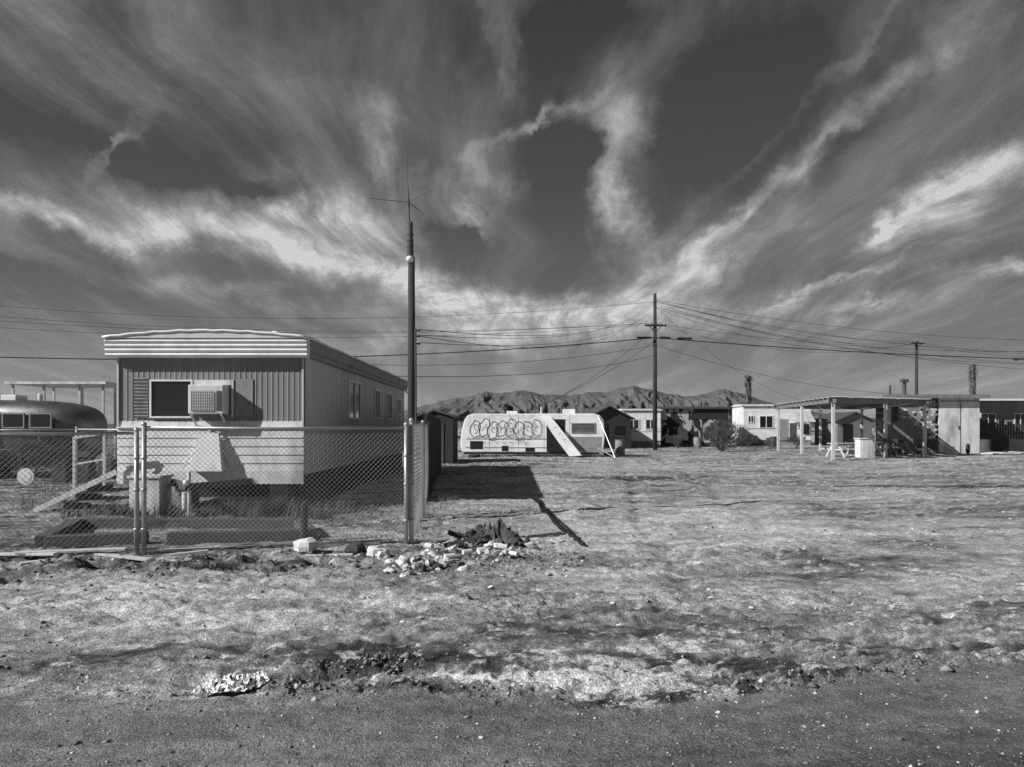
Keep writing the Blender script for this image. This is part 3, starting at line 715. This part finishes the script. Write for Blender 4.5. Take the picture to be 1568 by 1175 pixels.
b=MB();b.box(4.02,4.06,-.115,-.1-.003,0,3.15,0);b.box(2.8,5.15,-.115,-.103,3.2,3.26,0);b.box(3.9,3.98,-.14,-.103,1.5,1.7,0);b.build('door_seams',[DGREY],e)
b=MB();b.box(-.9,5.6,-.5,3.3,3.48,3.6,0);b.box(-.9,5.6,-.53,-.502,3.40,3.62,0);b.build('flat_roof',[WOOD],e)
e=trailer('white_trailer',30.2,50,9,3,3.35,GREY,-.04,.5,((1,1.9,1.6,2.5),(3.2,3.9,1.4,2.5)))
b=MB();b.box(-.1,9.1,-.9,-.1,3.36,3.43,0);b.build('canopy',[WHITE],e)
e=empty('plank_fence')
b=MB();x=29.3
while x<36: b.box(x,x+.14,47.5,47.53,-.05,1.75+.4*random.random(),0);x+=.17
b.build('planks',[DWOOD],e)
b=MB();
for i in range(7):
    b.beam((28.0+i*.75,44+random.random(),.06+.05*(i%3)),(29.0+i*.75,43.7+1.2*random.random(),.12),.7,.05,0)
b.build('scrap_boards',[WHITE2])
b=MB();b.box(24.9,25.0,49.5,49.6,0,4.4,0);b.cyl((25.6,49,3.4),(25.6,49,4.7),.12,.12,10,0);b.box(25.4,25.8,48.8,49.2,4.55,4.75,0);b.build('chimney_pipe',[DGREY])
# ------------------------------------------------------------ palm trunks
def palm(x,y,h):
    e=empty('dead_palm_tree',(x,y,0));b=MB();n=18
    for i in range(n):
        z0=h*i/n;z1=h*(i+1)/n;b.cyl((.04*math.sin(i),0,z0),(.04*math.sin(i+1),0,z1+.05),.20+.05*(i%2),.27,10,0)
    b.build('trunk',[PALM],e)
    b=MB();rr=random.Random(int(x))
    for i in range(1100):
        u=rr.random();z=h*(.35+.66*u);a=rr.random()*6.28;r0=.2;l=rr.uniform(.08,.34)*(1.5 if z>h*.85 else .9)
        t=(-math.sin(a)*.05,math.cos(a)*.05)
        p=(r0*math.cos(a),r0*math.sin(a))
        b.add([(p[0]+t[0],p[1]+t[1],z),(p[0]-t[0],p[1]-t[1],z),((r0+l)*math.cos(a),(r0+l)*math.sin(a),z+rr.uniform(-.35,.35))],[(0,1,2)],0)
    b.build('frond_stubs',[PALM],e)
palm(23.6,75,6.7);palm(46.0,75,7.7)
# ------------------------------------------------------------ bare bush
def bush(x,y,h,seed,name='desert_bush',n=9):
    rr=random.Random(seed);b=MB()
    def br(p,d,l,r,dep):
        q=p+d*l;b.cyl(p,q,r,r*.65,4,0,False)
        if dep==0:return
        for _ in range(3 if dep>1 else 4):
            nd=(d+Vector((rr.gauss(0,.5),rr.gauss(0,.5),rr.gauss(.1,.35)))).normalized();br(q,nd,l*rr.uniform(.55,.85),r*.66,dep-1)
    for i in range(n):
        a=rr.random()*6.28;s=rr.uniform(.2,1.0);br(Vector((0,0,-.05)),Vector((s*math.cos(a),s*math.sin(a),1)).normalized(),h*.34,.042*h/2,4)
    o=b.build(name,[TWIG]);o.location=(x,y,0)
bush(14.0,50,2.2,4,n=13);bush(12.6,57,1.2,8);bush(19.5,62,1.3,9);bush(8.0,57,1.2,10);bush(26.5,48,1.0,12);bush(19.0,55,.9,13);bush(17.2,58,1.1,14);bush(21.6,57,1.2,15)
# ------------------------------------------------------------ silver trailer and carport
def silver():
    e=empty('silver_travel_trailer',(-17.75,24.6,0))
    b=MB();nu=56;nv=32;a=4.3;w=1.2;vs=[];fs=[]
    for i in range(nu+1):
        t=math.sin((-1+2*i/nu)*math.pi/2);t=math.copysign(1-(1-abs(t))**1.25,t);s=max(0.0,(1-abs(t)**5.0))**(1/2.3)
        for j in range(nv):
            p=2*math.pi*j/nv;c,sn=math.cos(p),math.sin(p)
            y=math.copysign(abs(c)**.55,c)*w*s**.8
            zz=math.copysign(abs(sn)**.55,sn)
            z=1.00*zz*(s**.75 if zz>0 else s**.35)
            vs.append((t*a,y,1.50+z))
    for i in range(nu):
        for j in range(nv): fs.append((i*nv+j,i*nv+(j+1)%nv,(i+1)*nv+(j+1)%nv,(i+1)*nv+j))
    b.add(vs,fs,0);b.build('shell',[SILVER],e,smooth=True)
    b=MB()
    wx=(-3.1,-2.1,-1.1,-.1,.9,1.9,2.75)
    for x in wx: b.box(x,x+.62,-1.235,-1.20,1.62,2.02,0)
    b.build('windows',[GLASS],e,bevel=.03)
    b=MB()
    for x in wx: b.box(x-.04,x+.66,-1.225,-1.17,1.58,2.06,0)
    b.box(-3.5,3.4,-1.225,-1.17,1.36,1.39,0);b.box(-3.5,3.4,-1.222,-1.17,.9,.93,0)
    for x in (-2.7,-1.2,.3,1.78,3.0): b.box(x,x+.02,-1.215,-1.17,.7,2.1,0)
    b.build('window_frames',[GREY],e)
    b=MB();b.box(-.3,.7,-.4,.4,2.45,2.80,0);b.box(1.2,1.7,-.3,.3,2.45,2.66,0);b.cyl((2.3,0,2.4),(2.3,0,2.7),.08,.08,10,0);b.build('roof_air_conditioner',[WHITE],e,bevel=.06)
    b=MB();
    for x in (-.5,.4): b.cyl((x,-1.15,.34),(x,-.9,.34),.34,.34,18,0);b.cyl((x,.9,.34),(x,1.15,.34),.34,.34,18,0)
    b.box(-3.3,3.3,-.8,.8,.35,.6,0);b.build('wheels',[RUBBER],e)
silver()
e=empty('carport',(0,0,0))
b=MB();b.box(-19.6,-15.7,29,32,3.28,3.38,0);b.build('roof',[WHITE2],e)
b=MB()
for x in (-19.4,-18.2,-16.8,-15.9):
    for y in (29.2,31.8): b.beam((x,y,-.1),(x,y,3.28),.08,.08,0)
b.build('posts',[LWOOD],e)
gable('white_shed',-16.3,33,1.9,3,2.0,2.3,WHITE2,ROOFG,0)
b=MB();b.cyl((0,0,0),(0,.06,0),.22,.22,20,0);b.cyl((0,-.01,0),(0,.0,0),.16,.05,20,0);o=b.build('hubcap_disc',[WHITE2]);o.location=(-12.9,19.9,.3)
b=MB()
for i in range(7): b.box(-13.0+i*.65,-12.6+i*.65,21.2,21.6,0,.5+.5*random.random(),0)
b.build('yard_crates',[DGREY],bevel=.02)
bush(-14.5,22.3,1.4,31,n=9);bush(-11.4,22.6,1.3,32,n=9);bush(-16.8,21.8,1.2,33,n=8);bush(-12.9,21.9,1.3,34,n=9)
# ------------------------------------------------------------ ties, planks, stump
def tie(p,q,w=.2,h=.17):
    zp=hz(p[0],p[1]);zq=hz(q[0],q[1]);b=MB();b.beam((p[0],p[1],zp+h/2-.01),(q[0],q[1],zq+h/2-.01),w,h,0);return b
e=empty('railroad_tie_planter')
for k,(p,q) in enumerate((((-6.9,12.1),(-3.5,12.15)),((-6.95,12.0),(-6.25,10.0)),((-6.2,10.0),(-5.0,10.3)),((-4.75,10.35),(-3.0,10.85)),((-3.4,12.05),(-2.95,10.95)))):
    tie(p,q).build('tie_%d'%(k+1),[TIE],e,bevel=.015)
b=MB()
for (p,q,w) in (((-5.9,8.95),(-4.75,9.25),.13),((-5.7,8.7),(-4.9,9.3),.10),((-5.3,9.2),(-4.35,9.05),.11),((-6.6,9.1),(-5.4,8.9),.09),((-2.5,9.1),(-1.95,9.2),.1),((-4.1,9.0),(-3.7,9.15),.06)):
    b.beam((p[0],p[1],hz(*p)+.045),(q[0],q[1],hz(*q)+.05),w,.028,0)
b.build('scrap_planks',[LWOOD],bevel=.004)
b=MB();b.cyl((-2.97,10.7,-.05),(-2.96,10.7,.50),.05,.05,9,0);b.cyl((-2.96,10.7,.50),(-2.93,10.69,.56),.05,.02,9,0);b.build('fence_stump',[DWOOD])
# ------------------------------------------------------------ rock piles
def rockpile(name,items):
    b=MB()
    for x,y,z,r,m in items: b.rock((x,y,hz(x,y)+z),r,m)
    return b.build(name,[ROCKW,ROCKG,ROCKD])
rr=random.Random(21)
rockpile('boulder',[(-2.66,9.65,.06,.14,0)]);rockpile('boulder',[(-1.72,9.35,.06,.13,0),(-1.60,9.3,.05,.10,0)]);rockpile('boulder',[(-2.0,9.6,.05,.10,2)])
it=[]
for i in range(85):
    x=rr.gauss(-1.05,.22);y=rr.gauss(8.8,.25);z=max(0,.10-.5*abs(x+1.1)-.25*abs(y-8.95))*rr.random()
    it.append((x,y,z,rr.choice([.025,.035,.04,.05,.06,.08]),rr.choice([0,0,0,0,1,2])))
rockpile('rubble_pile',it)
it=[]
for i in range(170):
    x=rr.gauss(-.34,.30);y=rr.gauss(10.2,.32);z=max(0,.24-.42*abs(x+.36)-.3*abs(y-10.3))*rr.random()
    it.append((x,y,z,rr.uniform(.02,.075),rr.choice([2,2,2,1,0])))
for i in range(45):
    x=rr.gauss(-.3,.5);y=rr.gauss(9.4,.35);it.append((x,y,0,rr.uniform(.015,.04),rr.choice([2,1,0])))
rockpile('rubble_pile',it)
e=empty('charred_debris')
b=MB()
for i in range(16):
    a=rr.random()*6.28;x=rr.gauss(-.34,.26);y=rr.gauss(10.2,.2);z=hz(x,y);l=rr.uniform(.15,.5)
    b.beam((x,y,z+.06),(x+l*math.cos(a),y+l*math.sin(a),z+rr.uniform(.04,.22)),.022,rr.uniform(.03,.07),0)
b.build('burnt_boards',[DWOOD],e)
b=MB()
for i in range(14):
    x=rr.gauss(-.5,.4);y=rr.gauss(9.7,.35);z=hz(x,y)+.035;a=rr.random()*3
    b.cyl((x,y,z),(x+.12*math.cos(a),y+.12*math.sin(a),z+.005),.033,.033,10,0)
b.build('tin_cans',[WHITE2],e)
def sheet(nm,cx,cy,w,d,amp,mats,z0=0,n=34,seed=1,par=None,seedf=6,tent=0):
    vs=[];fs=[]
    for j in range(n):
        for i in range(n):
            u=-1+2*i/(n-1);v=-1+2*j/(n-1);rad=1+.45*float(vn(math.atan2(v,u)*1.6+5,seed,seed))
            x=cx+u*w*rad;y=cy+v*d*rad
            f=1-2*abs(float(fbm(np.array(x*seedf/w*.5),np.array(y*seedf/w*.5),3,seed)))
            r=max(abs(u),abs(v))
            z=hz(x,y)+z0+amp*f**2*(1-.8*r**3)+tent*max(0,1-math.hypot(u,v))
            vs.append((x,y,z))
    for j in range(n-1):
        for i in range(n-1):
            u=-1+2*i/(n-1);v=-1+2*j/(n-1)
            if math.hypot(u,v)<1.02+.25*float(vn(math.atan2(v,u)*3+9,seed,2)): fs.append((j*n+i,j*n+i+1,(j+1)*n+i+1,(j+1)*n+i))
    b=MB();b.add(vs,fs,0);return b.build(nm,mats,par,smooth=False)
sheet('burnt_tarp',-.20,10.1,.32,.26,.16,[DGREY],.0,26,5,e,7,.28)
sheet('pale_rag',-.75,9.7,.12,.1,.06,[WHITE2],.0,16,6,e,7,.02);sheet('pale_paper',-.28,9.5,.11,.09,.05,[WHITE2],.01,14,8,e,7,.02)
m=bpy.data.materials.new('patterned_cloth');m.use_nodes=True;t=m.node_tree;bs=t.nodes['Principled BSDF'];tc=nn(t,'ShaderNodeTexCoord')
wv=nn(t,'ShaderNodeTexWave');wv.inputs['Scale'].default_value=13;wv.inputs['Distortion'].default_value=9;wv.inputs['Detail'].default_value=2;wv.inputs['Detail Scale'].default_value=2.0
t.links.new(tc.outputs['Object'],wv.inputs['Vector']);r=nn(t,'ShaderNodeMapRange');r.inputs[1].default_value=.14;r.inputs[2].default_value=.22;r.inputs[3].default_value=.05;r.inputs[4].default_value=.92
t.links.new(wv.outputs[0],r.inputs[0]);t.links.new(r.outputs[0],bs.inputs['Base Color']);bs.inputs['Roughness'].default_value=.9
sheet('discarded_cloth',-1.74,4.60,.20,.20,.045,[m],.022,60,9,None,7)
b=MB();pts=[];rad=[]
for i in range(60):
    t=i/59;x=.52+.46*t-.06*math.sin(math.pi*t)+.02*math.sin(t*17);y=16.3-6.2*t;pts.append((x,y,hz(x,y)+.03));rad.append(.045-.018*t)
b.tube(pts,rad,8,0);b.build('shadow_streak',[WIREB],smooth=True)  # black tube standing in for a diagonal cast shadow across the lot
rr=random.Random(77);b=MB()
for i in range(70):
    y=1/rr.uniform(1/40,1/6);x=rr.uniform(-.2,.68)*y;z=hz(x,y)+.012;s=rr.uniform(.010,.024)*(1+y*.06);a=rr.random()*3
    c,s_=math.cos(a)*s,math.sin(a)*s
    b.add([(x-c,y-s_,z),(x+s_,y-c,z+.01),(x+c,y+s_,z+s*.5),(x-s_,y+c,z)],[(0,1,2,3)],0)
b.build('paper_litter',[WHITE])
# ------------------------------------------------------------ grass / weeds
def tufts(name,items,mats):
    V=[];F=[];MI=[];rr=random.Random(5)
    for (x,y,r,h,n,m) in items:
        for _ in range(n):
            a=rr.random()*6.28;q=r*math.sqrt(rr.random());px,py=x+q*math.cos(a),y+q*math.sin(a);z=hz(px,py)-.01
            hh=h*rr.uniform(.4,1.1);le=rr.uniform(.1,.7)*hh;b_=rr.random()*6.28;w=.004+.003*hh
            tx,ty=math.cos(b_)*w,math.sin(b_)*w;lx,ly=math.cos(b_+1.3)*le,math.sin(b_+1.3)*le
            o=len(V);V+=[(px-tx,py-ty,z),(px+tx,py+ty,z),(px+lx*.4+tx*.6,py+ly*.4+ty*.6,z+hh*.6),(px+lx*.4-tx*.6,py+ly*.4-ty*.6,z+hh*.6),(px+lx,py+ly,z+hh)]
            F+=[(o,o+1,o+2,o+3),(o+3,o+2,o+4)];MI+=[m,m]
    b=MB();b.v=V;b.f=F;b.m=MI;b.build(name,mats)
rr=random.Random(2);it=[]
for i in range(150): it.append((rr.uniform(-8,-3.0),rr.gauss(13.9,.35),.16,rr.uniform(.12,.42),26,rr.choice([0,1,1])))
for i in range(150): it.append((rr.uniform(-7.5,-1.7),rr.uniform(10.6,13.5),.1,rr.uniform(.04,.14),12,rr.choice([0,0,1])))
for i in range(60): it.append((rr.gauss(-4.7,.3),rr.gauss(14.0,.3),.12,.35,20,1))
for i in range(16): it.append((rr.gauss(-3.35,.22),rr.gauss(8.35,.10),.1,.07,40,1))
for i in range(14): it.append((rr.uniform(-1.7,-1.2),rr.uniform(10.5,16),.08,.2,18,0))
for i in range(40): it.append((rr.uniform(-14,-8.5),rr.uniform(14,21),.3,.25,20,rr.choice([0,1])))
for i in range(40): it.append((rr.uniform(-2.5,8),rr.gauss(41,.7),.25,.2,16,rr.choice([0,1])))
for i in range(190): it.append((rr.uniform(5,34),rr.uniform(37,62),.5,.3,16,rr.choice([0,1])))
for i in range(60): it.append((rr.uniform(-2,14),rr.uniform(12,34),.15,.07,14,1))
tufts('dry_grass',it,[GRASS,WEED])
b=MB();rr=random.Random(9)
for i in range(420):
    y=rr.uniform(80,260);x=rr.uniform(-.8,.8)*y;s=rr.uniform(.3,1.0)
    for k in range(6):
        a=rr.random()*6.28;q=s*rr.random();b.rock((x+q*math.cos(a),y+q*math.sin(a),.3*s+.4*s*rr.random()),s*.3,0)
b.build('distant_scrub',[mat('scrub',.09,.95,.5,.8,0)])
# ------------------------------------------------------------ world sky
w=bpy.data.worlds.new('World');S.world=w;w.use_nodes=True;t=w.node_tree
try:
    w.cycles.sampling_method='MANUAL';w.cycles.sample_map_resolution=256
except Exception: pass
for n in list(t.nodes): t.nodes.remove(n)
out=nn(t,'ShaderNodeOutputWorld');bg=nn(t,'ShaderNodeBackground');bg.inputs['Strength'].default_value=.1
t.links.new(bg.outputs[0],out.inputs[0])
def lk(a,i):
    if isinstance(a,(int,float)): i.default_value=a
    else: t.links.new(a,i)
def ma(op,a,b=0.0,c=None,clamp=False):
    n=nn(t,'ShaderNodeMath',operation=op);n.use_clamp=clamp;lk(a,n.inputs[0]);lk(b,n.inputs[1])
    if c is not None: lk(c,n.inputs[2])
    return n.outputs[0]
sun_dir=Vector((.78,.37,-.56)).normalized()
elev=math.asin(-sun_dir.z);az=math.atan2(-sun_dir.x,-sun_dir.y)%(2*math.pi)
sky=nn(t,'ShaderNodeTexSky',sky_type='NISHITA');sky.sun_disc=False;sky.sun_elevation=elev;sky.sun_rotation=az
ssp=nn(t,'ShaderNodeSeparateColor');t.links.new(sky.outputs[0],ssp.inputs[0])
tc=nn(t,'ShaderNodeTexCoord');sx=nn(t,'ShaderNodeSeparateXYZ');t.links.new(tc.outputs['Generated'],sx.inputs[0])
x,y,z=sx.outputs
azn=ma('ARCTAN2',x,y);eln=ma('ARCSINE',z)
cq=nn(t,'ShaderNodeCombineXYZ');lk(azn,cq.inputs[0]);lk(eln,cq.inputs[1])
def noise(vec,sc,de,ro,dist=0,col=False):
    n=nn(t,'ShaderNodeTexNoise');n.noise_dimensions='2D' if not col else '3D';t.links.new(vec,n.inputs['Vector']);n.inputs['Scale'].default_value=sc;n.inputs['Detail'].default_value=de;n.inputs['Roughness'].default_value=ro;n.inputs['Distortion'].default_value=dist
    return n.outputs[1] if col else n.outputs[0]
def vm(op,a,b):
    n=nn(t,'ShaderNodeVectorMath',operation=op)
    for k,v in enumerate((a,b)):
        if isinstance(v,tuple): n.inputs[k].default_value=v
        else: t.links.new(v,n.inputs[k])
    return n
wc=noise(cq.outputs[0],7,5,.64,0,True)
wv_=vm('MULTIPLY',vm('SUBTRACT',wc,(.5,.5,.5)).outputs[0],(.18,.12,0)).outputs[0]
q=vm('ADD',cq.outputs[0],wv_).outputs[0]
zz=ma('ADD',ma('MAXIMUM',z,0.0),.13)
pc=nn(t,'ShaderNodeCombineXYZ');lk(ma('DIVIDE',x,zz),pc.inputs[0]);lk(ma('DIVIDE',y,zz),pc.inputs[1])
pw=vm('ADD',pc.outputs[0],vm('MULTIPLY',vm('SUBTRACT',noise(pc.outputs[0],.8,2,.5,0,True),(.5,.5,.5)).outputs[0],(.6,.6,0)).outputs[0]).outputs[0]
def mapn(vec,rot,sc):
    n=nn(t,'ShaderNodeMapping');t.links.new(vec,n.inputs[0]);n.inputs['Rotation'].default_value=(0,0,rot);n.inputs['Scale'].default_value=sc;return n.outputs[0]
st1=noise(mapn(pw,.12,(2.8,.5,1)),1.0,7,.62)
st2=noise(mapn(pw,-.22,(6.5,1.1,1)),1.0,6,.66)
fl=noise(mapn(pw,.1,(3.4,2.2,1)),1.3,7,.64)
def mr(v,a,b_,c,d,sm=False):
    n=nn(t,'ShaderNodeMapRange')
    if sm:n.interpolation_type='SMOOTHSTEP'
    t.links.new(v,n.inputs[0])
    for k,vv in zip((1,2,3,4),(a,b_,c,d)): n.inputs[k].default_value=vv
    return n.outputs[0]
# cloud masses: azimuth deg, elevation deg, half sizes deg, tilt deg, strength
B=[(-15,15.2,5.5,2.4,-12,.95),(-21.5,13.2,8,1.2,-10,.7),(-31,13.4,6,.7,-4,.55),(-9,10.4,8,1.4,-22,.75),(-2.5,9.4,7,1.3,-10,.65),
(-3,17,2.2,2.2,20,.55),(-8.8,20,1.3,3.8,25,.38),(7.6,17.0,1.7,4.0,5,.65),(8.5,22.5,2.6,2.0,0,.38),(1.8,22.0,4.6,.45,28,.42),
(19,16.6,8.5,.8,30,.45),(13.5,12.0,5.5,1.8,20,.65),(27,22.0,9,1.1,36,.32),(31.5,15.3,6,1.5,30,.7),(26.5,13.0,2.0,.5,20,.65),(33,10,3,.5,5,.5),
(9,8.6,10,1.3,2,.5),(-.5,27,1.0,2.6,5,.3),(-27,23,11,2.0,-8,.22),(-30,27,9,1.8,-6,.2),(-28,19,2.4,.4,50,.45),(23,9.6,6,.25,14,.4),(26,8,3,.5,8,.5),
(2,7,18,1.0,3,.35),(-22,9.5,10,.8,-8,.3),(-14,24,10,1.5,-15,.14),(20,21,8,.5,38,.22),
(17,22.5,5,3.4,0,-.45),(4.4,20.0,3.0,2.0,20,-.40),(-25.5,18.0,7,1.1,-6,-.4),(5,28,9,1.6,5,-.2),(-4.3,14.4,1.6,.9,0,-.6),(-10.5,11.9,2.2,.8,-15,-.5),(-18,16.9,2.2,.8,0,-.45),(-33,9.8,6,1.4,0,-.3),(24,19,4,1.0,35,-.3)]
acc=None
for a,e_,rx,ry,ti,amp in B:
    n=nn(t,'ShaderNodeMapping',vector_type='TEXTURE');t.links.new(q,n.inputs[0])
    n.inputs['Location'].default_value=(math.radians(a),math.radians(e_),0);n.inputs['Rotation'].default_value=(0,0,math.radians(ti));n.inputs['Scale'].default_value=(math.radians(rx),math.radians(ry),1)
    dd=vm('DOT_PRODUCT',n.outputs[0],n.outputs[0]).outputs['Value']
    g=ma('EXPONENT',ma('MULTIPLY',dd,-1.0))
    acc=ma('MULTIPLY',g,amp) if acc is None else ma('MULTIPLY_ADD',g,amp,acc)
s1=mr(st1,.3,.72,-.08,.50);s2=mr(st2,.3,.7,.5,1.45);f1=mr(fl,.28,.7,.40,1.5)
den=ma('ADD',ma('MULTIPLY',ma('MULTIPLY',acc,s2),f1),ma('MULTIPLY',ma('MULTIPLY',s1,mr(st2,.3,.7,.65,1.35)),.56))
den=ma('MAXIMUM',den,0.0);den=ma('MINIMUM',den,1.1)
cl=nn(t,'ShaderNodeValToRGB');t.links.new(ma('MAXIMUM',z,0.0),cl.inputs[0]);r_=cl.color_ramp
def el(i,p,v):
    e=r_.elements[i] if i<2 else r_.elements.new(p)
    e.position=p;e.color=(v,v,v,1)
el(0,0,.27);el(1,1,.035)
el(2,.07,.195);el(3,.16,.115);el(4,.3,.068);el(5,.5,.042)
base=ma('MULTIPLY_ADD',ssp.outputs[0],.004,cl.outputs[0])
grain=noise(cq.outputs[0],800,1,.5)
fin=ma('MULTIPLY_ADD',ma('POWER',den,1.25),.46,base)
fin=ma('MULTIPLY',fin,mr(grain,.3,.7,.86,1.14))
fin=ma('MULTIPLY',fin,10.0)
t.links.new(fin,bg.inputs['Color'])
# ------------------------------------------------------------ sun, camera
L=bpy.data.lights.new('sun','SUN');L.energy=5;L.angle=math.radians(.5);L.color=(1,.995,.99)
so=bpy.data.objects.new('sun',L);S.collection.objects.link(so);so.rotation_euler=sun_dir.to_track_quat('-Z','Y').to_euler();so.location=(-10,-5,20)
cam=bpy.data.cameras.new('camera');co=bpy.data.objects.new('camera',cam);S.collection.objects.link(co)
co.location=(0,0,1.6);co.rotation_euler=(math.radians(90),0,0);cam.lens=26.4;cam.sensor_width=36;cam.shift_y=.043;cam.clip_end=20000;cam.clip_start=.05
S.camera=co
S.view_settings.view_transform='Standard';S.view_settings.look='None';S.view_settings.exposure=0
